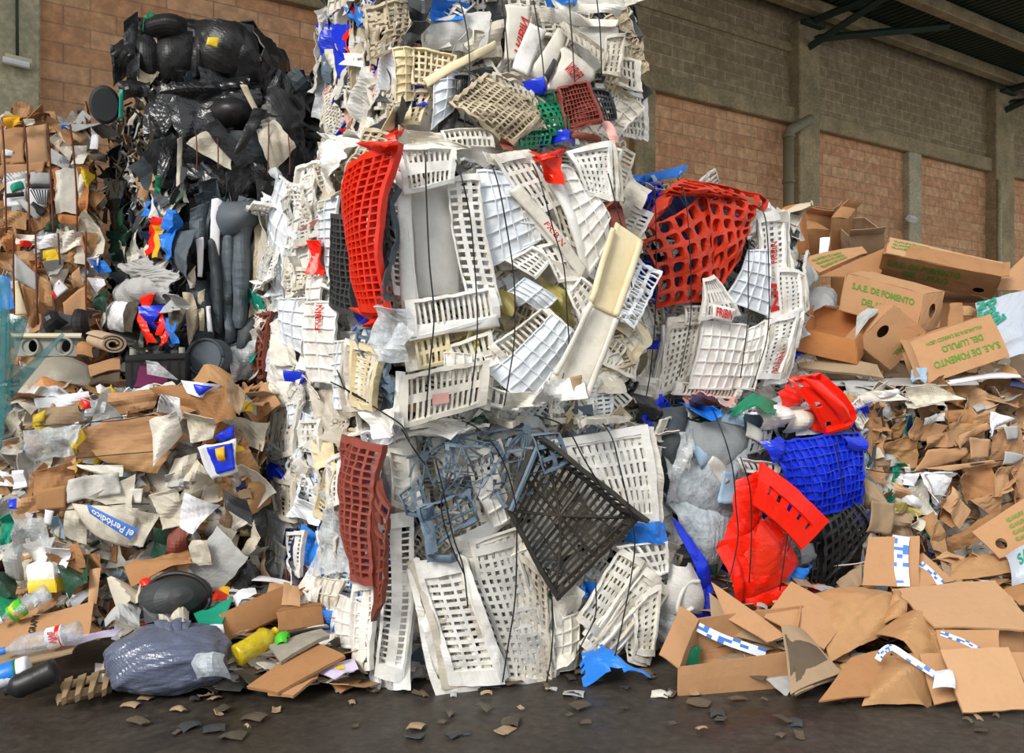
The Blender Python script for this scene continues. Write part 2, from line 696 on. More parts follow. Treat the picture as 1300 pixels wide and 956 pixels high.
def part_name(t, m):
    if t in PART:
        return PART[t]
    if m in ('card', 'card2', 'card3', 'card4', 'orcard'):
        return 'cardboard_sheet'
    if m == 'kraft':
        return 'wrapping_paper'
    if m in ('paper', 'paper2', 'pwhite', 'pgrey', 'news', 'news2', 'magz'):
        return 'paper_sheet'
    if m in ('clear', 'gfilm'):
        return 'plastic_film'
    if m in ('rubber', 'rubber2'):
        return 'rubber_mat'
    if m == 'blackbag':
        return 'black_sheeting'
    return 'crushed_plastic'


def draw(mb, t, P, nx, ny, o, mi=0, seed=1):
    if t == 'L':
        lattice(mb, P, nx, ny, o.get('bu', .30), o.get('bv', .30), o.get('bd', .05), o.get('th', .016), o.get('rim', .02), mi, o.get('torn', 0), seed, o.get('bdv'))
    elif t == 'S':
        lattice(mb, P, nx, ny, o.get('bu', .55), o.get('bv', .28), o.get('bd', .09), o.get('th', .006), o.get('rim', .022), mi, o.get('torn', 0), seed)
    elif t == 'W':
        waffle(mb, P, nx, ny, .004, o.get('rib', .011), mi, True, o.get('rw', .065))
    elif t == 'H':
        eggcrate(mb, P, nx, ny, o.get('hole', .64), o.get('th', .05), mi)
    else:
        plain(mb, P, o.get('th', .004), .016, mi, None, o.get('torn', 0), seed)


DEF = {'L': (.02, .016, .014, 0.0), 'S': (.02, .012, .010, 0.0), 'W': (.03, .014, .008, 0.0), 'H': (.08, .02, .03, 0.0), 'P': (.01, .022, .008, .05)}


class Bale:
    count = 0

    def __init__(s, name, label, FL, FR, BL, z0, z1, group=None, cat='bale'):
        s.FL, s.FR, s.BL = (ground(*p) for p in (FL, FR, BL))
        s.BR = s.FR + s.BL - s.FL
        s.z0, s.z1 = z0, z1
        c = (s.FL + s.BR) / 2
        s.c = c
        s.root = empty(name, (c[0], c[1], z0), label, cat, group)
        up = lambda p, z: np.array([p[0], p[1], z])
        fl, fr, br, bl = s.FL, s.FR, s.BR, s.BL
        s.q = {
            'F': [up(fl, z1), up(fr, z1), up(fr, z0), up(fl, z0)],
            'S': [up(bl, z1), up(fl, z1), up(fl, z0), up(bl, z0)],
            'R': [up(fr, z1), up(br, z1), up(br, z0), up(fr, z0)],
            'T': [up(bl, z1), up(br, z1), up(fr, z1), up(fl, z1)],
            'K': [up(br, z1), up(bl, z1), up(bl, z0), up(br, z0)],
        }
        s.mid = np.array([c[0], c[1], (z0 + z1) / 2])
        s.i = 0
        Bale.count += 1
        s.seed = Bale.count * 1000

    def plane(s, f):
        q = s.q[f]
        n = norm(np.cross(q[1] - q[3], q[0] - q[2]))
        if np.dot(n, q[0] - s.mid) < 0:
            n = -n
        return q[0], n

    def hit(s, f, px, py, out=0.0):
        p, n = s.plane(f)
        d = np.array([(px - CX) / FPX, 1.0, (HY - py) / FPX])
        k = np.dot(p + n * out - EYE, n) / np.dot(d, n)
        if f == 'T':
            k = min(max(k, s.FL[1] - .15), s.BR[1] + .3)
        return EYE + d * k

    def core(s, mat, inset=.09, z1=None, amp=.04):  # with 'gap' the core is painted dark to imitate shadowed crevices
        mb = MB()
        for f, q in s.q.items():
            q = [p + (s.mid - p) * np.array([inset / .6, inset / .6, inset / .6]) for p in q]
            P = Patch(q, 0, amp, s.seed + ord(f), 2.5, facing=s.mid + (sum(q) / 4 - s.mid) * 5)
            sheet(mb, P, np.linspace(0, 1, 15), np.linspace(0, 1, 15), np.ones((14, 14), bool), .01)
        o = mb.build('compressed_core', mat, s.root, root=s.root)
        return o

    def fill(s, f, n, kinds, mats, size=(.12, .32), out=(-.03, .03), name=None, tilt=.5, each=False, aspect=(1, 2.2), ori=None, u=(0, 1), v=(0, 1)):
        """random squashed pieces pressed into one side; each=True gives every piece a mesh of its own"""
        r = random.Random(s.seed + ord(f) + n)
        q = s.q[f]
        _, nn = s.plane(f)
        ex, ey = norm(q[1] - q[0]), norm(q[0] - q[3])
        mb = MB()
        for k in range(n):
            a, b = r.uniform(*u), r.uniform(*v)
            c = (q[0] * (1 - a) + q[1] * a) * (1 - b) + (q[3] * (1 - a) + q[2] * a) * b
            L = r.uniform(*size)
            W = L / r.uniform(*aspect)
            an = (r.uniform(0, math.pi) if ori is None else ori + r.uniform(-.35, .35))
            t1, t2 = r.uniform(-tilt, tilt), r.uniform(-tilt, tilt)
            x = norm(ex * math.cos(an) + ey * math.sin(an) + nn * t1)
            y = norm(-ex * math.sin(an) + ey * math.cos(an) + nn * t2)
            c = c + nn * r.uniform(*out)
            t = r.choice(kinds)
            m = r.choice(mats)
            sd = r.randrange(1 << 20)
            cs = [c - x * L / 2 + y * W / 2, c + x * L / 2 + y * W / 2, c + x * L / 2 - y * W / 2, c - x * L / 2 - y * W / 2]
            D = DEF[t]
            P = Patch(cs, .10 * W * r.uniform(-1, 1.5), D[1] * (.5 + min(1.2, W / .12)), sd, 4.5, D[2], D[3] if L > .12 else .03, crease=(t == 'P'))
            nx, ny = max(2, int(L / .026)), max(1, int(W / .05))
            o = {'rim': .012}
            if t == 'W':
                nx, ny = max(2, int(L / .055)), max(1, int(W / .055))
            if each:
                e = MB()
                draw(e, t, P, nx, ny, o, 0, sd)
                e.build(name or part_name(t, m), m, s.root, root=s.root)
            else:
                draw(mb, t, P, nx, ny, o, mats.index(m), sd) if t != 'P' else plain(mb, P, .004, .03, mats.index(m))
        if not each:
            o = mb.build(name or 'plastic_scraps', list(mats), s.root, root=s.root)
            o['kind'] = 'stuff'

    def panels(s, text, step=.0025, base=.03):
        for line in text.strip().splitlines():
            line = line.strip()
            if not line or line[0] == '#':
                continue
            w = line.split()
            f, t, m = w[:3]
            o, nums, pts = {}, [], []
            for x in w[3:]:
                if '=' in x:
                    k, v_ = x.split('=', 1)
                    o[k] = v_ if k in ('n', 'l', 't', 'T') else float(v_)
                elif ',' in x:
                    pts.append(tuple(float(z) for z in x.split(',')))
                else:
                    nums.append(int(x))
            s.i += 1
            sd = s.seed + s.i * 7
            for q in range(int(o.get('k', 0)), 0, -1):
                sp = [(x_ + q * o.get('kx', 5), y_ + q * o.get('ky', -3)) for x_, y_ in pts]
                ot = base + step * s.i + o.get('o', 0) - q * .012
                D = DEF[t]
                P = Patch([s.hit(f, x_, y_, ot) for x_, y_ in sp], o.get('b', D[0]), D[1] * 1.3, sd + q, 2.6, D[2] * 1.4, D[3])
                nx, ny = (nums + [4, 4])[:2]
                mb = MB()
                draw(mb, t, P, nx, ny, {k_: v_ for k_, v_ in o.items() if k_ in ('bu', 'bv', 'bd', 'rim', 'th')}, 0, sd + q)
                mb.build(part_name(t, m), ('w2', 'w3', 'w1', 'cwhite')[(s.i + q) % 4] if m[0] in 'wc' else m, s.root, root=s.root)
            out = base + step * s.i + o.get('o', 0)
            cs = [s.hit(f, px, py, out + o.get('o%d' % k, 0)) for k, (px, py) in enumerate(pts)]
            D = DEF[t]
            P = Patch(cs, o.get('b', D[0]), o.get('a', D[1]), sd, o.get('f', 4.0 if t == 'P' else 2.6), o.get('w', D[2]), o.get('r', D[3]), crease=(t == 'P'))
            nx, ny = (nums + [4, 4])[:2]
            mb = MB()
            draw(mb, t, P, nx, ny, o, 0, sd)
            ob = mb.build(o['n'] if 'n' in o else part_name(t, m), m, s.root, root=s.root, smooth=(t == 'P' and o.get('a', 1) < .02))
            if 'l' in o:
                ob['label'] = o['l'].replace('_', ' ')
            for key in ('t', 'T'):
                if key in o:
                    txt, uv, ink = o[key].split(';')
                    uv = [float(z) for z in uv.split(',')]
                    tb = MB()
                    lettering(tb, P, txt.replace('_', ' '), uv[:2], uv[2:4], uv[4:6], .019 if t in 'WSL' else .008)
                    tb.build('printed_lettering', ink, ob, root=s.root)

    def wires(s, text, out=.10, r=.0035, mat='wire', name='baling_wire'):
        for line in text.strip().splitlines():
            w = line.split()
            if not w:
                continue
            f = w[0]
            pts = []
            for x in w[1:]:
                ff = f
                if x[0] in 'FSTR':
                    ff, x = x[0], x[1:]
                px, py = (float(z) for z in x.split(','))
                pts.append(s.hit(ff, px, py, out * .15 if ff == 'T' else out))
            mb = MB()
            tube(mb, smooth_pts(pts, 5), r, 6)
            mb.build(name, mat, s.root, root=s.root, smooth=True)
# ------------------------------------------------------------------ the shed
WC = 15.0


def wall_at(px, off=0.0):
    """point of the back wall's foot seen in column px"""
    x = (px - CX) / FPX
    Y = (WC) / (1.5 - x)
    return np.array([x * Y, Y, 0.0])


W0 = wall_at(-150)
WD = norm(np.array([1.5, 1.0, 0]))
WANG = math.atan2(1.0, 1.5)
tw = lambda px: float(np.dot(wall_at(px) - W0, WD))


def brick_mat(name, c1, c2, mortar, w, h, msize, stain):
    m, nt, bs, out = new_mat(name)
    tc = nt.nodes.new('ShaderNodeTexCoord')
    sp = nt.nodes.new('ShaderNodeSeparateXYZ')
    cb = nt.nodes.new('ShaderNodeCombineXYZ')
    nt.links.new(tc.outputs['Object'], sp.inputs[0])
    nt.links.new(sp.outputs['X'], cb.inputs['X'])
    nt.links.new(sp.outputs['Z'], cb.inputs['Y'])
    br = nt.nodes.new('ShaderNodeTexBrick')
    br.inputs['Scale'].default_value = 1.0
    br.inputs['Brick Width'].default_value = w
    br.inputs['Row Height'].default_value = h
    br.inputs['Mortar Size'].default_value = msize
    br.inputs['Mortar Smooth'].default_value = .3
    br.inputs['Bias'].default_value = -.1
    br.inputs['Color1'].default_value = srgb(*c1)
    br.inputs['Color2'].default_value = srgb(*c2)
    br.inputs['Mortar'].default_value = srgb(*mortar)
    nt.links.new(cb.outputs[0], br.inputs['Vector'])
    n1 = noise(nt, .9, 6, .65)
    n2 = noise(nt, 9, 5, .65)
    g = ramp(nt, n1, [(.42, (0, 0, 0, 1)), (.7, (.55, .55, .55, 1))])
    col = mix(nt, g, br.outputs['Color'], srgb(*stain))
    g2 = ramp(nt, n2, [(.42, (.72, .72, .72, 1)), (.7, (1.12, 1.12, 1.12, 1))])
    col = mix(nt, 1.0, col, g2, 'MULTIPLY')
    nt.links.new(col, bs.inputs['Base Color'])
    bs.inputs['Roughness'].default_value = .92
    bs.inputs['Specular IOR Level'].default_value = .15
    b = nt.nodes.new('ShaderNodeBump')
    b.inputs['Strength'].default_value = .35
    b.inputs['Distance'].default_value = .015
    b.invert = True
    nt.links.new(br.outputs['Fac'], b.inputs['Height'])
    nt.links.new(b.outputs[0], bs.inputs['Normal'])
    return m


MATS['brick'] = brick_mat('clay_block_wall', (240, 190, 146), (220, 160, 118), (186, 148, 116), .42, .165, .008, (206, 164, 126))
MATS['block'] = brick_mat('grey_block_wall', (176, 156, 124), (158, 138, 108), (206, 190, 158), .40, .16, .006, (140, 124, 96))


def conc_mat(name, c, c2):
    m, nt, bs, out = new_mat(name)
    n1 = noise(nt, 2.2, 7, .7)
    n2 = noise(nt, 25, 4, .6)
    col = ramp(nt, n1, [(.35, srgb(*c2)), (.65, srgb(*c))])
    g2 = ramp(nt, n2, [(.4, (.75, .75, .75, 1)), (.65, (1.05, 1.05, 1.05, 1))])
    col = mix(nt, 1.0, col, g2, 'MULTIPLY')
    nt.links.new(col, bs.inputs['Base Color'])
    bs.inputs['Roughness'].default_value = .9
    bump(nt, bs, n2, .3, .01)
    return m


MATS['conc'] = conc_mat('weathered_concrete', (190, 168, 128), (142, 130, 98))
MATS['concgreen'] = conc_mat('green_stained_concrete', (206, 196, 164), (166, 160, 132))


def floor_mat():
    m, nt, bs, out = new_mat('wet_dirty_concrete')
    n1 = noise(nt, 1.3, 7, .7)
    n2 = noise(nt, 22, 5, .65)
    col = ramp(nt, n1, [(.35, srgb(46, 40, 34)), (.65, srgb(78, 70, 60))])
    g2 = ramp(nt, n2, [(.4, (.6, .6, .6, 1)), (.68, (1.1, 1.1, 1.1, 1))])
    col = mix(nt, 1.0, col, g2, 'MULTIPLY')
    nt.links.new(col, bs.inputs['Base Color'])
    r = ramp(nt, n1, [(.4, (.35, .35, .35, 1)), (.6, (.8, .8, .8, 1))])
    nt.links.new(r, bs.inputs['Roughness'])
    bump(nt, bs, n2, .4, .01)
    return m


MATS['floor'] = floor_mat()


def wall_obj(name, mb, mats):
    o = mb.build(name, mats)
    o.location = Vector(W0)
    o.rotation_euler = (0, 0, WANG)
    o['kind'] = 'structure'
    return o


mb = MB()
mb.add([(-16, -8, 0), (20, -8, 0), (20, 22, 0), (-16, 22, 0)], [(0, 1, 2, 3)])
o = mb.build('floor', 'floor')
o['kind'] = 'structure'
T0, T1 = -4.0, 26.0
ZB, ZT = 5.08, 6.56
mb = MB()
boxm(mb, (T0, 0, 0), (T1, .25, ZB + .1), 0)
boxm(mb, (T0, -.02, ZB + .1), (T1, .25, ZT + .3), 1)
wall_obj('wall_back', mb, ['brick', 'block'])
k = 0


def trim(boxes, mat):
    global k
    k += 1
    mb = MB()
    for lo, hi in boxes:
        boxm(mb, lo, hi)
    o = wall_obj('trim_%d' % k, mb, mat)
    bv = o.modifiers.new('edge', 'BEVEL')
    bv.width = .015
    bv.segments = 1
    return o


trim([((T0, -.12, ZB), (T1, .2, ZB + .24))], 'conc')                       # ring beam between the brick and the blocks
trim([((T0, -.06, ZT - .42), (tw(1003), .2, ZT - .28))], 'conc')            # pale course near the top
for a, c, top, mat, pr in ((-30, 48, ZT, 'concgreen', .22), (1001, 1027, ZT, 'conc', .2), (1251, 1274, ZT, 'conc', .2),
                           (799, 825, ZB, 'conc', .12), (1146, 1162, ZB, 'concgreen', .12)):
    trim([((tw(a), -pr, 0), (tw(c), .2, top))], mat)
trim([((tw(430), -.2, 0), (tw(470), .2, ZT))], 'conc')

# roof: corrugated sheeting on purlins
mb = MB()
pitch = .13
n = int((T1 - T0) / pitch)
xs, zs = [], []
for i in range(n):
    for dx, dz in ((0, 0), (.3, 0), (.5, .045), (.8, .045)):
        xs.append(T0 + (i + dx) * pitch)
        zs.append(dz)
V, Fc = [], []
for x, z in zip(xs, zs):
    V += [(x, .1, ZT + .24 + z), (x, -3.7, ZT + .28 + z)]
for i in range(len(xs) - 1):
    Fc.append((2 * i, 2 * i + 1, 2 * i + 3, 2 * i + 2))
mb.add(V, Fc)
wall_obj('ceiling', mb, 'steelgreen')
for y in (-.35, -1.35, -2.35, -3.4):
    trim([((T0, y - .09, ZT + .06), (T1, y + .09, ZT + .24))], 'conc')
for a in (450, 1014, 1263):
    t = tw(a)
    mb = MB()
    for q in ([(t, -.2, ZT + .02), (t, -3.6, ZT + .02)], [(t, -.15, ZT - .35), (t, -1.6, ZT)], [(t + .02, -.1, ZT - .2), (t + 1.9, -1.2, ZT + .05)]):
        tube(mb, q, .06, 4)
    boxm(mb, (t - .22, -.3, ZT - .06), (t + .22, .1, ZT))
    k += 1
    wall_obj('trim_%d' % k, mb, 'steelgreen')


def wpt(px, py, out=.2):
    """point a little in front of the back wall"""
    n = np.array([math.sin(WANG), -math.cos(WANG), 0])
    d = np.array([(px - CX) / FPX, 1.0, (HY - py) / FPX])
    s = np.dot(W0 + n * out - EYE, n) / np.dot(d, n)
    return EYE + d * s


# drain pipe, conduits and small fittings on the wall
mb = MB()
P1 = [wpt(1001, 560, .3), wpt(1001, 300, .3), wpt(1001, 172, .3)]
tube(mb, P1, .075, 10)
tube(mb, smooth_pts([wpt(1001, 176, .3), wpt(1003, 166, .3), wpt(1014, 160, .3), wpt(1030, 151, .35)], 4), .075, 10)
for y in (172, 230, 290):
    tube(mb, [wpt(1001, y - 2, .3), wpt(1001, y + 3, .3)], .09, 10)
P1 = mb.build('drain_pipe', 'pipe', smooth=True)
recentre(tag(P1, 'grey drain pipe with an elbow running down the concrete column of the back wall', 'pipe'))
mb = MB()
tube(mb, [wpt(1164, 200, .06), wpt(1164, 420, .06)], .035, 8)
recentre(tag(mb.build('conduit', 'lamp', smooth=True), 'thin pale conduit beside the short concrete post of the back wall', 'pipe'))
mb = MB()
tube(mb, [wpt(1269, 228, .24), wpt(1269, 420, .24)], .04, 8)
recentre(tag(mb.build('conduit', 'concgreen', smooth=True), 'thin conduit down the farthest concrete column at the right', 'pipe'))
mb = MB()
tube(mb, [wpt(21, -60, .25), wpt(22, 72, .25)], .012, 8)
recentre(tag(mb.build('conduit', 'steelgreen', smooth=True), 'dark electric conduit down the concrete pillar at the far left', 'pipe'))
r = empty('batten_lamp', wpt(22, 86, .25), 'small pale batten lamp at the end of the conduit on the left pillar', 'lamp')
mb = MB()
a, c = wpt(6, 74, .28), wpt(40, 82, .28)
tube(mb, [a, c], .045, 4)
mb.build('housing', 'lamp', r, root=r)
mb = MB()
tube(mb, [a + np.array([0, -.03, -.02]), c + np.array([0, -.03, -.02])], .028, 8)
mb.build('tube', 'pwhite', r, root=r)
r = empty('flood_lamp', wpt(1157, 279, .3), 'small white box fitting on the short concrete post of the back wall', 'lamp')
mb = MB()
tube(mb, [wpt(1153, 277, .26), wpt(1162, 279, .26)], .055, 4)
mb.build('housing', 'pwhite', r, root=r)
mb = MB()
tube(mb, [wpt(1157, 278, .1), wpt(1157, 278, .26)], .03, 6)
mb.build('bracket', 'metal', r, root=r)
WHITES = ['w1', 'w2', 'w4', 'cwhite', 'w3', 'greyw']
# ---- lowest bale of the tall stack of white crates
b = Bale('crate_bale', 'lowest white crate bale of the tall stack, tilted dark crate on its front', (490, 4.12), (848, 4.62), (332, 5.6), 0, 1.2, cat='bale of crates')
b.core('gap')
b.fill('F', 170, 'LSPWP', WHITES + ['tan', 'steel'], (.10, .30), (-.05, .02))
b.fill('S', 200, 'LSPPWP', WHITES + ['clear', 'tan', 'blue2', 'maroon'], (.10, .36), (-.05, .03), ori=1.5)
b.fill('T', 110, 'LSPWP', WHITES + ['dgreen', 'steel', 'tan'], (.12, .4), (-.08, .0), tilt=.2)
b.fill('F', 30, 'LSW', WHITES, (.2, .4), (.0, .04), each=True, tilt=.3)
b.fill('S', 34, 'LSWP', WHITES, (.2, .45), (.0, .04), each=True, tilt=.4, ori=1.4)
b.panels('''
T L cwhite 575,528 640,512 705,520 650,540 8 3
T S w2 520,540 600,520 640,524 560,545 8 2
T L cwhite 655,522 740,510 790,522 700,536 9 3
T W w1 500,552 560,535 620,538 570,556 5 2
T L cwhite 700,518 770,516 800,532 740,540 8 3
T P dgreen 590,535 620,515 645,520 610,540 a=.05
S P w1 336,490 400,478 404,500 345,512
S L pinkbr 318,530 345,523 340,575 320,574 4 4
S S w2 350,516 384,508 376,578 342,587 6 3
S P w3 398,500 426,480 434,540 404,560
S S w1 384,536 412,530 408,572 384,574 4 4
S P cream 400,560 428,540 430,586 405,600 n=crushed_plastic
S S cream 424,575 431,590 416,660 401,655 1 12
S S w1 418,585 438,575 436,640 421,644 3 8
S P blue 338,584 362,594 366,620 346,602 a=.05
S P w4 372,608 400,640 402,668 371,654 a=.04
S S w3 344,600 372,612 376,662 350,650 3 7
S L navy 362,675 378,672 376,712 360,714 2 4
S S w1 368,674 392,671 384,730 371,722 2 9
S P w4 332,690 372,700 386,740 340,752 a=.05
S W w1 336,700 362,700 360,760 338,762 3 4
S P clear 400,652 440,640 440,728 404,732 a=.06
S P clear 318,640 360,650 356,700 322,690 a=.06
S L maroon 318,700 336,696 340,744 326,748 3 5
S W w2 404,730 440,738 426,775 402,766 4 2
S P w1 388,728 412,742 406,790 378,770 a=.05
S W w1 428,755 474,770 470,826 420,820 3 4
S S w1 450,742 478,740 476,850 452,845 2 10
S P w2 424,800 470,826 466,858 425,846 a=.04
S P blue2 409,766 424,776 424,800 411,800
S L maroon 432,556 484,564 470,746 444,734 6 18 bu=.26 bv=.26 o=.05 b=.07 th=.035 a=.018 w=.014 l=brownish_red_squashed_lattice_crate
S L brown 482,600 494,640 490,760 476,785 2 9 o=.03 torn=.1
S P w1 470,520 500,516 508,548 476,556 o=.02 a=.04
F S w2 494,566 514,570 518,648 496,640 1 6 o=.03
F S w1 484,655 526,650 512,866 478,855 2 22 o=.04 bu=.6 l=long_white_crate_edge_with_a_row_of_teeth
F P w1 506,720 530,715 522,868 500,868 o=.03
F P w2 498,560 530,552 540,640 505,660 o=.02
F P cream 503,590 522,570 528,610 508,640
F S w2 588,580 632,560 662,655 610,660 5 5 o=.02
F W w2 540,560 600,548 612,600 556,610 4 3
F S w1 700,556 824,541 834,661 752,657 11 6 bu=.55 bv=.22 o=.05 th=.012 k=2 kx=3 ky=4 l=white_slatted_crate_side_hanging_over_the_top_edge
F P w1 566,690 640,655 650,666 580,705 o=.04
F S w2 592,688 668,668 672,696 600,726 7 2 o=.05 k=2 kx=-3 ky=6
F W w1 602,612 632,592 650,655 628,668 3 3 o=.06
F P cwhite 605,600 645,590 655,640 630,655 o=.03
F L greyw 590,695 655,680 696,868 636,868 7 16 bu=.5 bv=.4 o=.04 b=.06 k=2 kx=7 ky=-3
F L w3 655,690 694,735 696,868 652,868 5 16 bu=.5 bv=.4 o=.05 k=1
F S w1 528,712 586,708 638,866 568,868 3 13 bu=.22 bv=.5 bd=.13 o=.08 k=2 kx=-7 ky=5 rim=.02 th=.012 l=white_slotted_crate_side_leaning_over_the_lowest_front_edge
F P w1 580,705 594,712 648,866 634,872 o=.09 th=.012
F P w1 520,718 534,710 574,866 548,868 o=.05 th=.012
F P cwhite 696,760 746,752 728,830 696,858 a=.05
F P w2 700,720 735,745 730,790 698,790 a=.05
F W w2 700,790 735,775 728,850 698,855 3 4
F S w1 748,800 800,718 812,740 770,815 2 10 o=.03
F S w2 728,788 790,698 818,712 752,806 7 5 bu=.5 bv=.4 o=.07 k=3 kx=5 ky=5
F S w2 736,820 818,718 838,730 752,836 9 3 o=.06 bv=.5 k=3 kx=3 ky=6
F L w1 786,694 850,690 846,728 822,728 5 3 o=.05
F S w2 803,765 836,742 828,835 808,828 3 9 o=.06 bv=.5 k=2 kx=-5 ky=4
F P w1 742,806 800,760 806,800 760,836 o=.03
F P blue2 800,664 850,666 846,692 802,692 a=.06 o=.03 l=blue_plastic_scrap
F P blue2 732,742 758,735 755,755 735,758 a=.05
F L steel 542,558 628,552 634,628 550,642 5 6 bu=.06 bv=.06 th=.008 rim=.0 a=.07 w=.04 o=.04 b=.06 torn=.3 l=twisted_grey_blue_crate_lattice
F L steel 556,555 640,560 600,632 545,600 5 5 bu=.06 bv=.06 th=.008 rim=.0 a=.07 w=.04 o=.09 torn=.35
F L steel 632,560 716,562 708,606 640,630 5 5 bu=.06 bv=.06 th=.008 rim=.0 a=.06 w=.04 o=.08 torn=.3
F L steel 534,646 596,626 606,658 550,694 4 3 bu=.14 bv=.16 th=.014 rim=.03 a=.03 o=.08
F P steel 534,648 546,640 556,700 542,705 o=.09 th=.02
F P steel 540,704 578,702 580,712 540,712 o=.08 th=.01
F L steel 512,628 534,608 546,660 520,652 2 4 bv=.35 o=.05
F L steel 678,556 710,552 716,590 690,606 2 3 bu=.3 bv=.3 o=.11 th=.016
''')
def spokes(name, label, cx, cy, ends, out, rad=.006):
    mb = MB()
    c = b.hit('F', cx, cy, out + .03)
    tube(mb, [c, c + b.plane('F')[1] * .012], .022, 10)
    for q, (x, y) in enumerate(ends):
        e = b.hit('F', x, y, out + (.02 if q % 2 else -.02))
        m_ = b.hit('F', (cx + x) / 2 + (-1) ** q * 3, (cy + y) / 2 - 3, out + .03)
        tube(mb, smooth_pts([c, m_, e], 3), rad, 5)
    o = mb.build(name, 'steel', b.root, root=b.root)
    o['label'] = label


spokes('crate_spokes', 'grey-blue broken crate base with spokes round a hub', 538, 579, ((514, 582), (548, 556), (575, 556), (520, 606), (534, 624), (552, 618), (562, 590)), .17)
spokes('crate_spokes', 'tangle of grey-blue crate ribs', 576, 556, ((636, 548), (612, 580), (604, 606), (566, 600), (548, 580), (582, 634), (558, 636), (628, 566)), .18)
spokes('crate_spokes', 'grey-blue crate ribs beside the dark crate', 668, 545, ((640, 570), (664, 580), (690, 548), (634, 606), (650, 626), (610, 552), (664, 600)), .17)
# the dark crate: a fine-slotted base with four walls standing off it
o_ = [b.hit('F', x, y, .25) for x, y in ((680, 558), (802, 655), (703, 754), (643, 646))]
nF = b.plane('F')[1]
mb = MB()
P = Patch(o_, .0, .008, 5, 2.5, .004)
us, hu = bars(16, .42, .03)
vs, hv = bars(5, .10, .03)
sheet(mb, P, us, vs, ~(hv[:, None] & hu[None, :]), .008)
for k in range(4):        # stiffening ribs from the middle to corners and sides
    for e in ((0, 0), (1, 0), (1, 1), (0, 1), (.5, 0), (1, .5), (.5, 1), (0, .5)):
        pass
for e in ((0, 0), (1, 0), (1, 1), (0, 1), (.5, 0), (1, .5), (.5, 1), (0, .5)):
    t = np.linspace(0, 1, 9)
    tube(mb, P(.5 + (e[0] - .5) * t, .5 + (e[1] - .5) * t, .012), .008, 5)
for k in range(4):
    a, c = o_[k], o_[(k + 1) % 4]
    mid = sum(o_) / 4
    h = (.14, .05, .05, .06)[k]
    a2, c2 = a + nF * h + (a - mid) * .06, c + nF * h + (c - mid) * .06
    W = Patch([a2, c2, c, a], 0, .006, 9 + k)
    lattice(mb, W, 12, 1, .35, .3, .12, .008, .018)
ob = mb.build('crushed_crate', 'soiled', b.root, root=b.root)
ob['label'] = 'soiled dark grey crate with a finely slotted base tilted on its corner'
mb = MB()
W = Patch([o_[3] + nF * .05, o_[0] + nF * .05, o_[0], o_[3]], 0, .006, 31)
tube(mb, [o_[3] + nF * .06, (o_[0] + o_[3]) / 2 + nF * .065, o_[0] + nF * .06], .013, 6)
mb.build('crate_rim', 'steel', ob, root=b.root)
b.wires('''
F T500,532 T512,548 519,560 531,578 540,590
F T570,528 T600,540 620,556 636,580 648,612 656,650 656,690 654,760 645,820 638,866
F T640,520 T690,530 720,545 740,580 758,610 780,645
F T706,520 T750,528 774,550 786,590 800,650 806,690 800,740 788,800 780,836
F 552,580 562,620 575,680 588,720 594,770
F 700,750 702,790 700,830 694,866
F 756,735 756,780 740,815 732,830
F 574,600 560,640 572,690 590,730
''', out=.40)

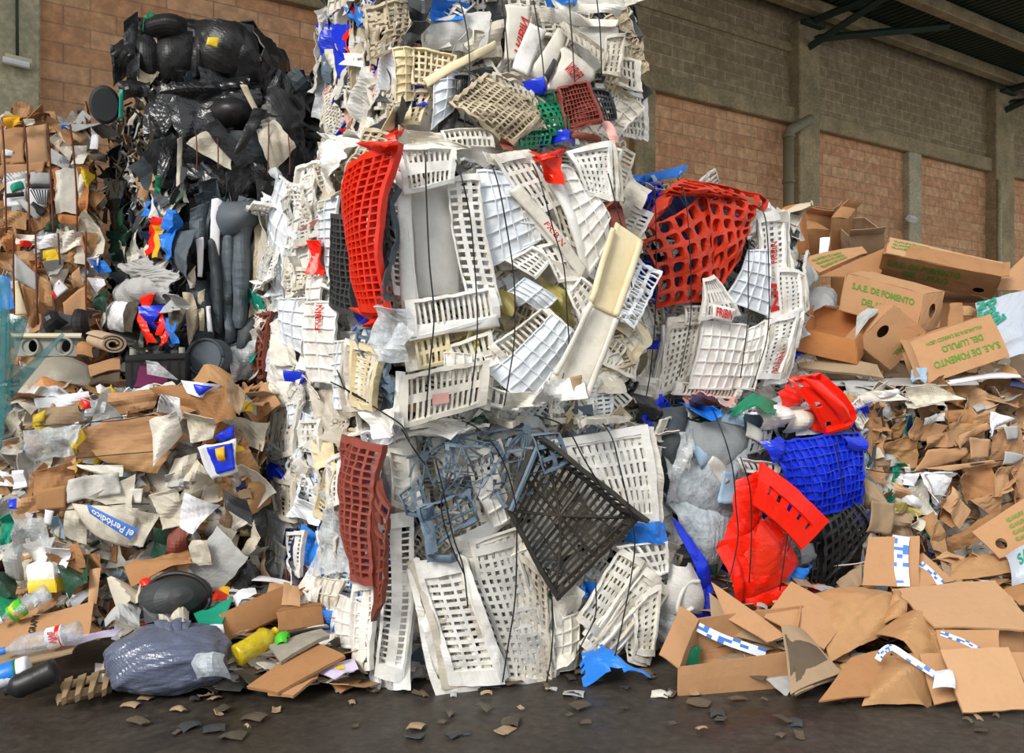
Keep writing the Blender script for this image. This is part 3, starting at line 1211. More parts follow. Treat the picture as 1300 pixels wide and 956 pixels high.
# ---- the middle bale
b = Bale('crate_bale', 'middle white crate bale of the tall stack, red lattice crate at its corner', (494, 4.16), (806, 4.6), (338, 5.55), 1.24, 2.58, cat='bale of crates')
b.core('gap')
b.fill('F', 170, 'LSPWP', WHITES + ['tan', 'cream'], (.10, .30), (-.05, .02))
b.fill('S', 200, 'LSPPWP', WHITES + ['clear', 'tan', 'w1'], (.10, .36), (-.05, .03), ori=1.5)
b.fill('T', 60, 'LSPWP', WHITES, (.12, .4), (-.08, -.02), tilt=.2)
b.fill('F', 30, 'LSW', WHITES, (.2, .42), (.0, .04), each=True, tilt=.3)
b.fill('S', 36, 'LSWW', WHITES, (.22, .5), (.0, .04), each=True, tilt=.4, ori=1.5)
b.panels('''
S W w4 353,221 378,240 357,385 336,330 3 7 b=.05 l=pale_waffled_crate_base_on_end
S W w1 372,236 404,212 392,360 362,372 3 8
S S w1 380,212 410,205 400,240 376,262 4 2
S W w4 404,256 434,247 428,352 408,350 2 8 o=.02
S P w1 404,190 442,165 430,220 408,248 a=.06 o=.05 l=torn_white_plastic_corner_curling_upwards
S P w1 414,168 446,176 452,192 428,215 a=.05 o=.04
S P clear 440,180 470,185 450,210 436,214 a=.05
S P bright 395,306 411,309 408,352 396,348 a=.03 o=.05 l=small_red_scrap
S P pink 386,290 406,280 404,308 388,312 a=.04
S P w3 322,280 340,262 338,370 318,372 a=.04
S W w4 356,379 392,376 386,448 358,434 3 4 o=.03
S W w1 392,352 414,350 412,392 392,390 2 3
S P teal 320,365 336,380 332,462 319,462 a=.05 l=strip_of_teal_film
S L brown 324,402 346,397 336,482 318,486 4 7 torn=.1
S P greyw 322,425 334,415 332,480 320,484 a=.04
S P w1 338,410 356,405 362,480 342,486 a=.04
S P cwhite 350,425 378,440 380,470 356,462 a=.05
S P blue 370,472 392,478 390,490 370,486 a=.04
S P w2 340,486 400,476 420,506 346,512 a=.05
S W w1 386,385 428,383 428,490 391,483 2 6 o=.05 t=FRIBIN;.72,.36,0,-.3,-.16,0;ink l=white_crate_piece_lettered_in_red
S W w4 418,434 462,434 454,520 426,518 3 6 o=.05
S P w3 420,490 470,500 500,520 430,535 a=.06
S S cream 450,432 490,450 478,522 451,514 2 10 k=2 kx=-5 ky=2 bu=.25 bv=.4 o=.09 rim=.03 l=cream_slotted_crate_side
S L char 424,268 446,276 454,398 420,386 5 14 o=.05 bu=.26 bv=.26 th=.035 l=charcoal_lattice_crate_squashed_thin
S P blue 450,385 468,390 466,420 452,412 a=.05 l=blue_scrap
S L rubber2 480,215 503,240 500,385 482,362 3 10 o=.05 torn=.15 a=.04
S P rubber2 480,225 500,250 496,350 484,340 a=.06 o=.02
S L red 436,212 496,184 486,392 456,394 7 20 bu=.24 bv=.24 o=.09 th=.035 b=.09 a=.014 w=.012 l=bright_red_lattice_crate_squashed_round_the_corner
S P red 458,392 484,392 480,412 474,418 a=.05 o=.06
S P red 456,182 492,176 495,186 470,194 a=.03 o=.12 l=red_crate_lip
S L steel 459,412 482,420 500,500 472,482 2 5 o=.05 a=.05
S P steel 470,470 500,495 500,540 486,530 a=.05
S P clear 478,384 514,390 512,456 480,456 a=.06 o=.10
F P greyw 514,240 580,226 586,376 530,382 b=.04 a=.010 r=.01 o=.04 l=large_blank_greyish_crate_base
F S w1 481,230 503,234 532,378 505,372 1 16 bu=.4 bv=.35 o=.08 th=.012 l=white_crate_side_with_a_column_of_slots
F P w1 500,212 518,224 534,432 514,424 o=.09 th=.012 a=.008 r=.01
F S w1 496,184 574,191 572,230 512,243 9 2 bu=.4 bv=.5 o=.12 th=.014 rim=.03 b=.03 l=white_crate_end_with_a_dark_hand_slot
F W w2 500,190 560,180 600,186 520,196 4 1 o=.08
F L w1 568,228 606,222 632,392 592,386 3 15 bu=.4 bv=.4 o=.08 th=.014 l=white_crate_side_with_three_columns_of_square_holes
F S w1 510,380 626,368 632,402 516,430 14 1 bu=.4 o=.12 th=.014 rim=.024 l=white_crate_side_with_a_row_of_dark_slots
F P w1 512,416 626,398 628,412 516,432 o=.13 th=.014 a=.006
F W w4 606,214 646,224 702,296 619,340 4 6 o=.04 b=.05 l=translucent_waffled_crate_base
F W w1 640,250 690,280 700,300 660,316 3 2 o=.05
F S w1 626,205 668,196 714,262 682,276 5 4 o=.05
F P w2 610,196 670,190 690,205 620,212 o=.05 a=.03
F S w3 690,236 722,262 738,320 716,310 3 5 o=.04
F P cwhite 648,240 664,236 744,342 734,352 o=.09 th=.015 a=.008 t=FRIBIN;.25,.42,.03,.26,.45,.0;ink l=soiled_crate_edge_lettered_in_red
F P w1 660,262 672,262 738,345 738,356 o=.06 th=.014 a=.01
F W w1 698,206 738,222 778,288 744,352 3 7 o=.06 b=.07 l=big_white_waffled_crate_base_at_upper_right
F P w1 690,208 705,205 752,340 742,354 o=.07 b=.04 a=.012
F S w1 714,192 770,180 776,256 744,242 6 7 o=.07 bv=.45 k=2 kx=6 ky=1 l=white_slotted_crate_at_the_top_right_corner
F S w2 768,188 786,192 778,222 770,240 2 4 o=.03
F P red 673,194 712,202 710,240 692,228 a=.05 o=.12 l=torn_red_crate_scrap
F P red 672,199 712,190 713,197 680,206 o=.13 th=.012
F S w1 640,331 674,315 694,332 678,355 6 3 o=.05 th=.01
F S w1 677,312 716,303 734,354 706,355 4 4 o=.04
F P olive 684,346 722,368 732,412 700,408 a=.05
F P olive 624,360 660,370 650,400 628,396 a=.05
F W w4 646,371 667,356 708,380 688,395 4 2 o=.06
F S w1 721,372 736,353 758,368 736,408 3 4 o=.06
F P w2 700,330 730,345 750,385 738,402 o=.04
F S w2 618,440 694,388 706,400 640,457 10 1 o=.05 bu=.4
F W w4 620,474 704,396 734,424 668,514 6 4 o=.08 b=.04 l=translucent_waffled_crate_base_low_on_the_front
F W w1 612,452 640,445 648,478 622,490 2 3 o=.05
F S w1 622,490 664,512 660,520 622,510 4 1 o=.06
F P w2 508,432 530,426 545,465 512,470 a=.04
F S cream 524,436 566,424 570,462 532,470 5 2 o=.03
F S w2 562,440 620,420 626,470 582,474 6 2 o=.04
F P cream 596,412 620,404 622,440 590,436 a=.03
F P olive 578,430 605,425 610,450 580,452 a=.05
F W w1 566,446 600,450 600,478 566,480 3 2 o=.05
F S cwhite 502,476 618,461 614,514 504,540 13 2 bu=.42 bv=.35 o=.11 th=.014 rim=.03 l=white_crate_at_the_bottom_left_with_a_pink_label
F P w1 500,474 512,474 512,544 500,540 o=.13 th=.012
F W w2 612,470 625,476 622,520 612,516 1 3 o=.07
F P brown 762,256 790,262 800,300 778,292 a=.04
F P cwhite 752,388 782,404 744,508 700,482 o=.16 th=.014 a=.006 b=.0 r=.004 l=long_white_panel_below_the_cream_one
F P cream 780,283 814,308 782,405 752,389 o=.1625 th=.014 a=.006 b=.0 r=.006 l=long_cream_panel_leaning_at_the_right_edge
F P cream 776,290 780,292 752,386 749,384 o=.185 th=.02 a=.003 r=0
F P cwhite 749,384 752,386 706,478 702,476 o=.185 th=.02 a=.003 r=0
F P cream 810,308 814,311 784,404 780,402 o=.185 th=.02 a=.003 r=0
F P cwhite 780,402 784,404 746,506 742,504 o=.185 th=.02 a=.003 r=0
F P w1 684,482 740,477 738,504 676,512 a=.05 o=.18
F P wood 722,478 736,476 738,496 726,498 a=.01 o=.19
F P w2 640,500 700,500 690,516 642,522 a=.04 o=.08
''')
ob = b.root.children[-1]
mb = MB()
P = Patch([b.hit('F', x, y, .36) for x, y in ((549, 501), (570, 498), (570, 511), (549, 514))], 0, .002, 3)
plain(mb, P, .002, n=4)
mb.build('pink_label', 'pink', b.root, root=b.root)
b.wires('''
F T536,186 540,200 541,240 545,330 551,400 546,460 540,530
F T570,188 582,212 596,270 602,330 606,400 604,450 596,515
F T612,190 630,225 645,300 653,360 653,430 646,480 640,515
F T666,190 684,226 702,290 716,340 720,400 722,440 714,480 704,508
F 772,220 786,275 798,320 802,365
''', out=.38)
b.wires('''
S 420,485 450,500 480,520 510,540 520,560
S 428,470 440,495 470,512
''', out=.2)

# ---- the top bale
b = Bale('crate_bale', 'topmost crate bale of the tall white stack, maroon and green lattices on it', (512, 4.28), (794, 4.72), (412, 5.6), 2.62, 3.75, cat='bale of crates')
b.core('gap')
b.fill('F', 170, 'LSPWP', ['cwhite', 'w2', 'w3', 'tan', 'greyw', 'char', 'w1'], (.10, .34), (-.05, .02))
b.fill('S', 170, 'LSPPWP', ['cwhite', 'w2', 'w3', 'tan', 'greyw', 'pink', 'char', 'blue', 'clear'], (.10, .34), (-.05, .03), ori=1.5)
b.fill('F', 30, 'LSWP', ['cwhite', 'w2', 'w3', 'w1', 'tan'], (.2, .42), (.0, .04), each=True, tilt=.35)
b.fill('S', 26, 'LSWP', ['cwhite', 'w2', 'w3', 'greyw'], (.2, .45), (.0, .04), each=True, tilt=.4, ori=1.5)
b.panels('''
S P blue 406,28 420,24 420,70 408,70 a=.05 l=bright_blue_crate_strip
S P blue 424,30 442,26 440,100 426,112 a=.05 o=.02
S P steel 410,70 424,64 424,105 412,108 a=.03
S P pink 432,60 446,62 444,110 432,116 a=.04
S P bright 440,30 446,30 446,80 442,80 a=.02
S L tan 442,78 455,76 452,116 442,118 3 6
S P pink 440,120 456,126 452,170 444,176 a=.05 l=crumpled_pink_bag
S P bright 438,165 450,160 446,176 438,178 a=.03
S P blue2 444,12 472,6 470,36 448,34 a=.05
S P bright 440,10 452,8 452,20 442,22 a=.03
S P w1 448,70 476,60 470,84 450,86 a=.06
S P w4 476,62 500,56 496,110 480,118 a=.04 o=.03
S P greyw 452,90 482,84 486,150 458,164 a=.06
S S w2 470,110 494,104 490,140 476,140 4 3
S P char 486,95 502,90 500,125 490,130 a=.04
S P char 470,165 520,120 524,128 480,175 a=.03 o=.04
S P w2 462,150 482,146 478,188 456,182 a=.05
S P red 478,166 506,156 504,166 482,172 a=.03
F L tan 461,10 524,-6 512,58 464,78 5 8 torn=.15 a=.05
S P tan 470,20 486,12 478,80 464,82 a=.03
S P tan 488,8 500,4 490,70 478,78 a=.03 o=.02
F P greyw 540,30 622,12 616,72 538,64 b=.05 a=.02 l=grey_translucent_plastic_sheet
F P greyw 535,40 560,36 570,64 536,66 a=.03
F P w3 586,40 640,24 640,70 598,72 a=.04
F S cwhite 598,36 612,40 608,60 598,60 3 2
F P blue2 541,-2 592,6 584,28 545,26 a=.04 l=blue_crate_scrap_at_the_top
F P blue2 690,-6 742,-4 732,10 700,8 a=.05
F P char 516,-4 545,2 540,34 518,22 a=.04 o=.05 l=bent_black_plastic_strip
F P char 520,30 545,28 512,68 506,60 a=.03 o=.06
F P cwhite 640,8 674,4 664,76 640,78 o=.03 a=.015 t=FRIBIN;.42,.82,.16,-.62,.38,.1;ink l=dirty_white_crate_board_lettered_in_red
F P w1 652,86 674,30 694,42 670,98 o=.05 th=.012 a=.01
F P cwhite 672,96 708,34 722,42 698,108 o=.04 th=.012 a=.012
F P char 692,92 704,72 708,76 697,100 o=.09 a=.004 th=.004
F P cwhite 692,112 718,52 758,92 734,116 o=.06 b=.06 a=.01 t=FRIBIN;.32,.62,.12,-.42,.24,.10;ink l=rounded_white_board_lettered_in_red
F P greyw 710,38 780,26 786,64 752,92 o=.03 a=.03
F S w3 716,34 770,70 766,84 722,50 7 1 o=.07
F P cwhite 680,12 782,24 776,36 690,28 o=.05 a=.03
F S w3 771,46 793,40 785,98 766,96 3 6 o=.07
F P w2 690,-4 790,4 785,20 700,12 a=.03
F W cream 499,62 522,60 522,128 502,132 2 6 o=.04 l=cream_waffled_crate_strip
F L cream 524,62 578,70 566,112 520,110 7 5 o=.04 torn=.06
F W w4 551,87 578,90 574,138 546,164 2 5 o=.06 l=small_white_waffled_crate_base
F P cream 534,104 624,54 628,62 540,114 o=.08 th=.012 a=.01
F P blue 522,112 540,110 540,138 526,136 a=.04
F P navy 505,130 525,128 522,150 508,152 a=.04
F P cream 494,140 520,128 516,160 484,165 a=.05
F S cream 528,118 545,114 530,160 516,162 2 6
F P char 556,145 580,136 578,172 552,180 a=.05
F L char 575,96 590,96 588,118 575,118 5 1 o=.05
F P char 586,88 622,86 634,100 600,98 a=.04 o=.07
F L tan 579,130 617,100 690,152 642,190 12 10 bu=.3 bv=.3 o=.09 b=.06 a=.035 w=.02 torn=.04 k=2 kx=6 ky=-4 l=soiled_beige_crate_with_diagonal_lattice_base
F L w3 622,98 668,110 692,152 660,150 7 5 bu=.5 o=.07 a=.04
F P tan 600,92 660,100 690,140 640,120 a=.05 o=.05
F P blue 660,102 698,98 694,120 668,116 a=.06 o=.08 l=tangle_of_blue_plastic
F L green 676,116 704,112 722,166 700,168 4 8 bu=.5 bv=.4 o=.08 a=.03 l=crushed_green_crate
F L maroon 706,116 744,106 770,158 720,170 9 9 o=.10 a=.02 bu=.16 bv=.16 th=.02
F L maroon 706,120 746,108 766,150 722,164 8 7 o=.06 a=.03 bu=.16 bv=.16 th=.02
F L maroon 710,118 742,108 764,156 724,166 9 9 o=.07 a=.03 bu=.16 bv=.16 torn=.1 l=maroon_lattice_crate
F L char 744,112 768,118 780,150 766,152 4 5 torn=.1
F P brown 708,166 768,172 768,180 712,174 o=.08
F P blue 690,172 736,168 732,186 694,184 a=.06 o=.06
F L green 656,176 700,168 696,186 660,190 6 3 o=.06 torn=.1
F P pink 766,150 778,152 786,194 776,194 a=.04 o=.06
F L w2 560,172 622,164 628,186 566,190 9 2 o=.05
F P brown 636,178 652,186 650,194 640,192 o=.10
F P w3 505,160 560,170 560,188 500,184 a=.05
F P red 486,170 510,164 508,176 490,178 a=.03 o=.06
''')
b.wires('''
F 582,-6 593,40 596,90 590,150 590,182
F 636,-6 641,30 646,90 648,150
F 676,-6 684,40 690,90 690,110
F 722,-6 727,60 730,110
F 757,-6 762,40 764,95
''', out=.24)

# ---- the bale right of the tall stack, with the orange-red crate
b = Bale('crate_bale', 'crate bale right of the tall stack with a big orange-red egg-crate lattice', (762, 4.95), (1016, 5.72), (740, 6.2), 1.30, 2.56, cat='bale of crates')
b.core('gap')
b.fill('F', 170, 'LSPWP', WHITES + ['blue', 'char'], (.10, .32), (-.06, .01))
b.fill('R', 60, 'LSPW', WHITES, (.12, .36), (-.06, .02))
b.fill('T', 60, 'LSPP', WHITES + ['orange', 'tan'], (.12, .36), (-.06, .0), tilt=.2)
b.fill('F', 24, 'LSW', WHITES, (.2, .42), (-.02, .02), each=True, tilt=.3, u=(.1, 1), v=(.45, 1))
b.panels('''
F P tan 776,226 806,222 800,260 780,262 a=.06
F P blue2 790,226 870,212 858,228 800,232 a=.04 l=light_blue_crate_scrap_along_the_top
F P pale 820,226 866,214 862,224 824,234 a=.03
F L blue 796,234 832,232 816,288 794,284 3 5 a=.06 torn=.1 l=crushed_blue_crate_beside_the_orange_lattice
F P blue 800,240 826,236 812,280 798,276 a=.07
F P blue 804,335 822,330 842,396 800,368 a=.06
F L blue 800,330 824,336 838,392 804,372 4 5 o=.03
F P navy 830,250 930,240 940,340 850,370 a=.05
F P black 880,380 940,360 930,400 890,410 a=.05
F L tan 830,240 846,238 840,260 826,262 3 3
F W greyw 777,414 818,377 834,430 780,452 4 5 o=.02 b=.06 l=greyish_waffled_crate_base_at_the_left
F S w3 806,378 836,380 842,430 828,420 3 5
F P w3 790,440 830,436 836,480 800,490 a=.05
F P black 766,462 800,470 810,500 770,500 a=.05
F W greyw 840,430 870,420 862,490 836,500 4 5 o=.02
F S w2 848,406 890,398 872,484 828,508 6 10 bu=.5 bv=.4 o=.06 k=2 kx=-4 ky=3
F S w1 866,388 888,388 886,410 866,408 3 3 o=.07
F H orange 808,294 893,243 917,370 838,396 5 6 th=.03 o=.10 b=.09 a=.016 hole=.76 l=orange-red_egg-crate_lattice
F H orange 893,243 960,262 944,312 917,370 4 6 th=.03 o=.12 b=.05 a=.022 hole=.76
F P orange 838,250 860,240 846,268 812,296 a=.02 o=.10 b=.03
F H orange 842,246 868,226 960,256 893,246 5 2 th=.025 o=.12 a=.02 hole=.72
F L orange 866,228 976,254 972,268 890,248 6 1 a=.03 o=.10 th=.02
F W w4 951,316 976,316 976,400 920,380 4 5 o=.10 b=.04 l=white_waffled_crate_base_beside_the_orange_lattice
F S w1 956,270 992,266 998,400 974,404 3 16 bu=.5 bv=.45 o=.07 k=2 kx=4 ky=1 t=FRIBIN;.62,.48,0,-.2,-.24,0;ink l=tall_white_crate_side_lettered_in_red
F L w1 944,270 956,268 952,290 942,288 3 3 o=.09
F S w1 985,338 1014,344 1018,392 990,404 4 9 o=.09 bv=.45 k=2 kx=3 ky=2 t=NI;.1,.8,.0,-.5,-.4,0;ink
F L w2 996,300 1004,340 1012,350 990,345 3 3
F S w1 972,406 1012,392 990,480 958,482 4 13 bv=.45 o=.10 k=2 kx=4 ky=2 t=FRIBIN;.74,.92,.06,-.34,-.2,.02;ink l=white_crate_corner_lettered_in_red_at_the_right_edge
F S w1 1000,360 1018,372 1010,440 994,440 3 8 o=.06
F W w1 890,407 948,414 928,496 876,492 5 5 o=.10 b=.03 l=white_waffled_crate_base_low_on_the_front
F W w1 946,420 972,404 956,496 926,494 3 5 o=.08
F S w1 893,356 904,350 942,400 890,408 7 3 o=.12 th=.01
F P w1 904,386 934,394 928,412 904,404 o=.15 a=.006 r=.01 t=FRIBIN;.12,.8,.74,0,0,-.6;ink
F S w2 856,490 940,492 938,502 850,502 16 1 o=.06
F P w2 800,478 850,476 846,512 806,512 a=.06
F P tan 780,450 812,444 816,476 790,480 a=.06
F P blue 800,436 832,432 830,444 806,446 a=.04
F L char 776,470 812,488 800,500 770,490 4 2
''')
b.wires('''
F 831,238 833,300 832,400 826,470 820,505
F T860,226 870,250 876,320 877,400 868,450 862,478
F 951,304 950,360 949,410 940,480
F T962,255 972,280 976,340 975,420 962,470 955,492
''', out=.27)
# ---- mixed plastic bale at lower right
MIX = ['dusty', 'char', 'w2', 'gfilm', 'blue', 'pale', 'black']
b = Bale('plastic_bale', 'mixed plastic bale on the floor with bright red and blue crates and grey film', (838, 4.72), (1102, 5.25), (800, 6.0), 0, 1.24, cat='bale of plastic')
b.core('gap')
b.fill('F', 150, 'PPLP', MIX, (.12, .36), (-.05, .02))
b.fill('T', 140, 'PPLP', MIX + ['green', 'pink', 'pwhite', 'w3'], (.12, .4), (-.06, .02), tilt=.3)
b.fill('R', 50, 'PPL', MIX, (.12, .36), (-.05, .02))
b.panels('''
T P rubber2 815,515 860,508 890,520 830,535 a=.05
T P blue2 850,504 905,520 920,530 880,526 a=.02 o=.05 l=folded_blue_plastic_strip
T P pink 865,505 935,500 930,512 880,516 a=.05 o=.05
T P green 925,512 990,506 985,520 930,522 a=.04 o=.05
T P black 930,500 985,500 980,510 940,510 a=.05
T P blue 955,494 982,492 980,500 955,502 a=.03
T P w1 880,502 930,502 920,510 880,512 a=.04
F P rubber2 826,520 872,514 862,562 840,625 b=.12 o=.04 a=.02 l=dark_grey_drum_side
F P black 800,500 838,504 840,540 815,540 b=.1 a=.04
F P char 826,590 848,580 845,650 832,640 a=.04
F P gfilm 862,560 948,536 940,668 848,640 b=.10 a=.03 o=.05 l=glossy_grey_film_bundle
F P dusty 868,536 946,538 952,590 880,600 b=.08 a=.02 o=.07
F P pale 878,568 902,564 908,580 892,596 a=.006 o=.10
F P greyw 897,592 906,570 930,604 916,618 a=.01 o=.10
F P pale 916,600 936,600 936,640 912,640 a=.01 o=.10
F P clear 846,560 880,545 866,640 846,640 a=.05 o=.09
F P gfilm 850,628 936,660 916,736 864,670 a=.03 o=.07 b=.08
F P dgreen 866,660 912,700 914,736 900,730 a=.02 o=.05
F P pale 916,516 950,512 944,540 912,532 a=.02 o=.08
F P steel 944,525 968,530 972,560 950,555 a=.02 o=.08
F S dusty 950,548 980,540 972,570 946,575 3 2 o=.09 rim=.01
F P greyw 950,538 972,552 966,566 948,556 o=.11 a=.006
F P w1 958,516 1000,512 1004,540 966,548 b=.12 a=.02 o=.10 l=white_plastic_jug
F P cwhite 990,518 1030,518 1028,548 996,550 b=.1 a=.03 o=.08
F P w1 1008,538 1048,538 1048,550 1012,552 a=.03 o=.08
F S greyw 930,582 986,588 984,600 940,594 6 1 o=.11
F P bright 986,500 1006,488 1020,512 996,520 b=.05 a=.02 o=.10
F L bright 1008,484 1040,478 1084,532 1048,550 3 3 bu=.72 bv=.72 o=.13 b=.10 th=.014 rim=.04 l=bright_red_crate_with_oval_openings_lying_on_top_of_the_bale
F P bright 1014,478 1048,486 1082,530 1074,540 b=.04 a=.01 o=.20
F P red 1018,520 1044,512 1050,552 1030,545 a=.02 o=.09
F W blue 970,558 1092,552 1098,640 1010,652 13 9 rib=.016 rw=.12 o=.11 b=.10 a=.025 w=.015 l=bright_blue_finely_latticed_crate
F W blue 976,562 1088,558 1092,636 1014,644 10 7 rib=.02 o=.06 b=.08
F P blue 966,560 990,555 1000,580 978,586 b=.05 a=.02 o=.14
F P blue 1070,556 1098,556 1098,572 1076,574 b=.05 a=.02 o=.14
F P blue 984,640 1042,640 1028,664 990,650 a=.03 o=.06
F L black 1042,652 1074,630 1110,668 1046,742 7 6 bu=.35 bv=.35 o=.08 b=.08 th=.014 l=crushed_black_lattice_crate
F L black 1034,690 1060,680 1058,746 1030,748 4 5 o=.05
F P black 1030,650 1080,640 1090,740 1030,750 a=.04
F P card4 1104,636 1134,640 1131,680 1100,676 a=.01 o=.10
F P card4 1092,600 1122,620 1120,660 1100,640 a=.03 o=.05
F P dusty 1012,690 1036,690 1034,712 1018,716 a=.02 o=.04
F P blue2 988,722 1026,716 1026,740 992,744 a=.06 o=.06
F P bright 984,740 1052,744 1040,752 984,756 a=.02 o=.10
F P bright 936,606 972,594 966,690 916,702 b=.06 a=.035 o=.10
F P bright 912,690 976,655 1022,712 944,768 b=.10 a=.02 o=.11 l=crushed_bright_red_crate_front
F P red 944,700 966,660 1006,712 960,752 b=.04 a=.02 o=.15
F P bright 912,700 930,690 948,768 936,774 b=.04 a=.03 o=.13
F P bright 946,752 1030,738 1000,764 950,776 a=.02 o=.12
F L bright 968,592 1052,660 1014,696 956,640 5 1 bu=.62 bd=.12 bdv=.40 bv=.5 o=.19 b=.02 th=.012 rim=.02 a=.01 l=bright_red_crate_side_with_slots_standing_out_diagonally
F P blue 856,660 870,668 908,745 896,778 a=.03 o=.07
F P blue 884,750 908,742 900,790 872,812 a=.05 o=.10 l=bright_blue_ragged_plastic
F P w3 838,680 860,690 850,716 838,712 a=.04
F P greyw 852,714 884,716 894,778 842,778 b=.12 a=.02 o=.12 l=squashed_grey_bucket
F P clear 830,778 876,782 868,826 834,812 a=.06 o=.08
F P w2 826,770 850,776 846,806 828,800 a=.05
F P brown 902,768 920,772 918,790 900,788 a=.04
''')
mb = MB()
tube(mb, smooth_pts([b.hit('F', x, y, .34) for x, y in ((888, 738), (874, 740), (864, 756), (860, 774), (866, 778), (880, 772))], 5), .012, 7)
mb.build('bucket_handle', 'greyw', b.root, root=b.root, smooth=True)
b.wires('''
F T905,520 921,560 931,600 934,640 937,680 930,720 922,745
F 940,580 952,620 954,680 951,740
F 994,600 998,640 1000,670 997,700 990,750
F 1016,640 1008,670 1000,700
F 1060,562 1066,590 1070,630
''', out=.33)

# ---- paper bale at the right
CARDS = ['card', 'card2', 'card3', 'card4', 'kraft', 'paper', 'paper2']
b = Bale('paper_bale', 'cardboard and paper bale at the right edge, in front of the green-printed cartons', (1082, 5.3), (1345, 6.1), (1060, 6.75), 0, 1.33, cat='bale of paper')
b.core('gap')
b.fill('F', 420, 'P', CARDS + ['pgrey', 'card4'], (.05, .26), (-.05, .04), tilt=.8, aspect=(1, 3.5))
b.fill('F', 160, 'P', ['pwhite', 'paper', 'card3', 'card', 'pale', 'pgrey'], (.03, .10), (.0, .05), name='small_scraps', tilt=.8, aspect=(1, 3))
b.fill('T', 190, 'P', CARDS + ['pwhite', 'pgrey', 'news'], (.12, .45), (-.05, .04), tilt=.25)
b.fill('F', 60, 'P', CARDS, (.15, .4), (.0, .06), each=True, tilt=.5)
b.fill('F', 60, 'P', ['pwhite', 'paper', 'pale', 'navy', 'tgreen', 'card3', 'card'], (.08, .22), (.02, .08), name='paper_strips', tilt=.5, aspect=(2, 4), ori=1.4, u=(.05, .38), v=(.35, .85))
b.panels('''
T P paper 1085,500 1130,494 1150,506 1100,512 a=.03
T P news 1150,492 1190,488 1222,508 1160,516 a=.02 o=.05 l=crumpled_newspaper_page
T P pwhite 1110,496 1140,494 1145,500 1115,504 a=.02
F P card 1082,534 1118,530 1112,590 1090,560 a=.04
F P card2 1096,520 1120,518 1124,545 1104,548 a=.04
F P navy 1150,528 1156,526 1160,548 1148,552 a=.01 n=printed_packet
F P tgreen 1148,526 1160,530 1160,552 1148,550 a=.02 n=printed_packet
F P card 1164,528 1196,540 1180,560 1150,555 a=.04 o=.04
F P card2 1194,520 1231,520 1229,540 1192,544 a=.04 o=.05
F P magz 1172,532 1196,526 1194,536 1170,540 a=.02 o=.05
F P kraft 1190,544 1262,528 1250,550 1206,566 a=.03 o=.06
F P card 1178,556 1210,546 1206,568 1176,572 a=.03 o=.07
F P card3 1210,560 1250,538 1252,546 1214,570 a=.02 o=.08
F P card 1162,600 1180,570 1232,570 1228,582 a=.015 o=.09 l=flattened_brown_carton_end
F P card3 1175,594 1262,584 1262,590 1200,598 a=.01 o=.10
F P card3 1231,556 1257,558 1254,582 1232,584 a=.008 o=.10
F P card 1258,552 1297,534 1298,584 1256,594 a=.02 o=.08
F P pgrey 1276,542 1292,540 1292,558 1278,558 a=.01 o=.12
F P pgrey 1276,572 1302,576 1290,588 1272,590 a=.01 o=.12
F P pwhite 1262,520 1282,530 1268,545 1250,552 a=.03 o=.11
F P card2 1208,606 1262,584 1262,626 1232,640 a=.03 o=.07 b=-.06 l=open_mouth_of_a_squashed_carton
F P card3 1200,640 1212,618 1232,650 1216,672 a=.02 o=.12
F P card2 1190,640 1204,614 1212,660 1204,672 a=.03 o=.08
F P card 1226,634 1262,630 1290,600 1262,660 a=.03 o=.09
F P card3 1262,594 1284,592 1282,622 1262,630 a=.02 o=.10
F P card 1282,590 1300,585 1300,640 1284,640 a=.03 o=.08
F P card2 1196,690 1290,632 1296,660 1200,706 a=.03 o=.08
F P kraft 1170,660 1190,650 1202,706 1190,712 a=.03 o=.10
F P card3 1180,668 1196,664 1200,706 1186,700 a=.02 o=.12
F P pwhite 1172,600 1206,596 1196,640 1180,636 a=.05 o=.09 l=crumpled_white_film
F P pgrey 1176,604 1204,600 1194,630 1180,630 a=.05 o=.08
F P pwhite 1142,606 1164,602 1160,620 1146,616 a=.02 o=.10
F P pwhite 1148,620 1176,640 1170,648 1150,636 a=.02 o=.10
F P card3 1136,612 1160,620 1160,636 1140,630 a=.03 o=.09
F P olive 1136,638 1164,642 1160,656 1136,652 a=.04 o=.09
F P card4 1130,650 1164,650 1162,690 1136,690 a=.04 o=.06
F P paper2 1160,648 1174,660 1166,672 1158,664 a=.02 o=.11
F P card 1262,560 1300,600 1300,612 1262,580 a=.02
''', base=.06)
b.wires('''
F 1100,596 1130,600 1180,598 1260,586 1310,580
F 1230,640 1270,640 1300,630
''', out=.2, r=.003)

# ---- paper bale at the left front
b = Bale('paper_bale', 'wide cardboard and newspaper bale at the left front, upside-down newspaper on its face', (-70, 4.72), (322, 4.95), (-60, 5.85), 0, 1.38, cat='bale of paper')
b.core('gap')
b.fill('F', 560, 'P', CARDS + ['pgrey', 'news2', 'pwhite', 'card4', 'paper2', 'news'], (.05, .26), (-.05, .05), tilt=.7, aspect=(1, 3.2), v=(.07, 1))
b.fill('F', 220, 'P', ['pwhite', 'paper', 'pgrey', 'card', 'navy', 'soot', 'char'], (.03, .10), (.0, .06), name='small_scraps', tilt=.8, aspect=(1, 3), v=(.05, 1))
b.fill('R', 120, 'P', CARDS + ['pgrey', 'pgrey', 'char'], (.10, .34), (-.05, .04))
b.fill('T', 300, 'P', CARDS + ['pwhite', 'pgrey', 'news'], (.08, .36), (-.08, .0), tilt=.15)
b.fill('F', 80, 'P', ['card', 'card2', 'paper', 'paper2', 'pgrey', 'news', 'kraft'], (.15, .34), (.0, .05), each=True, tilt=.4, v=(.1, 1))
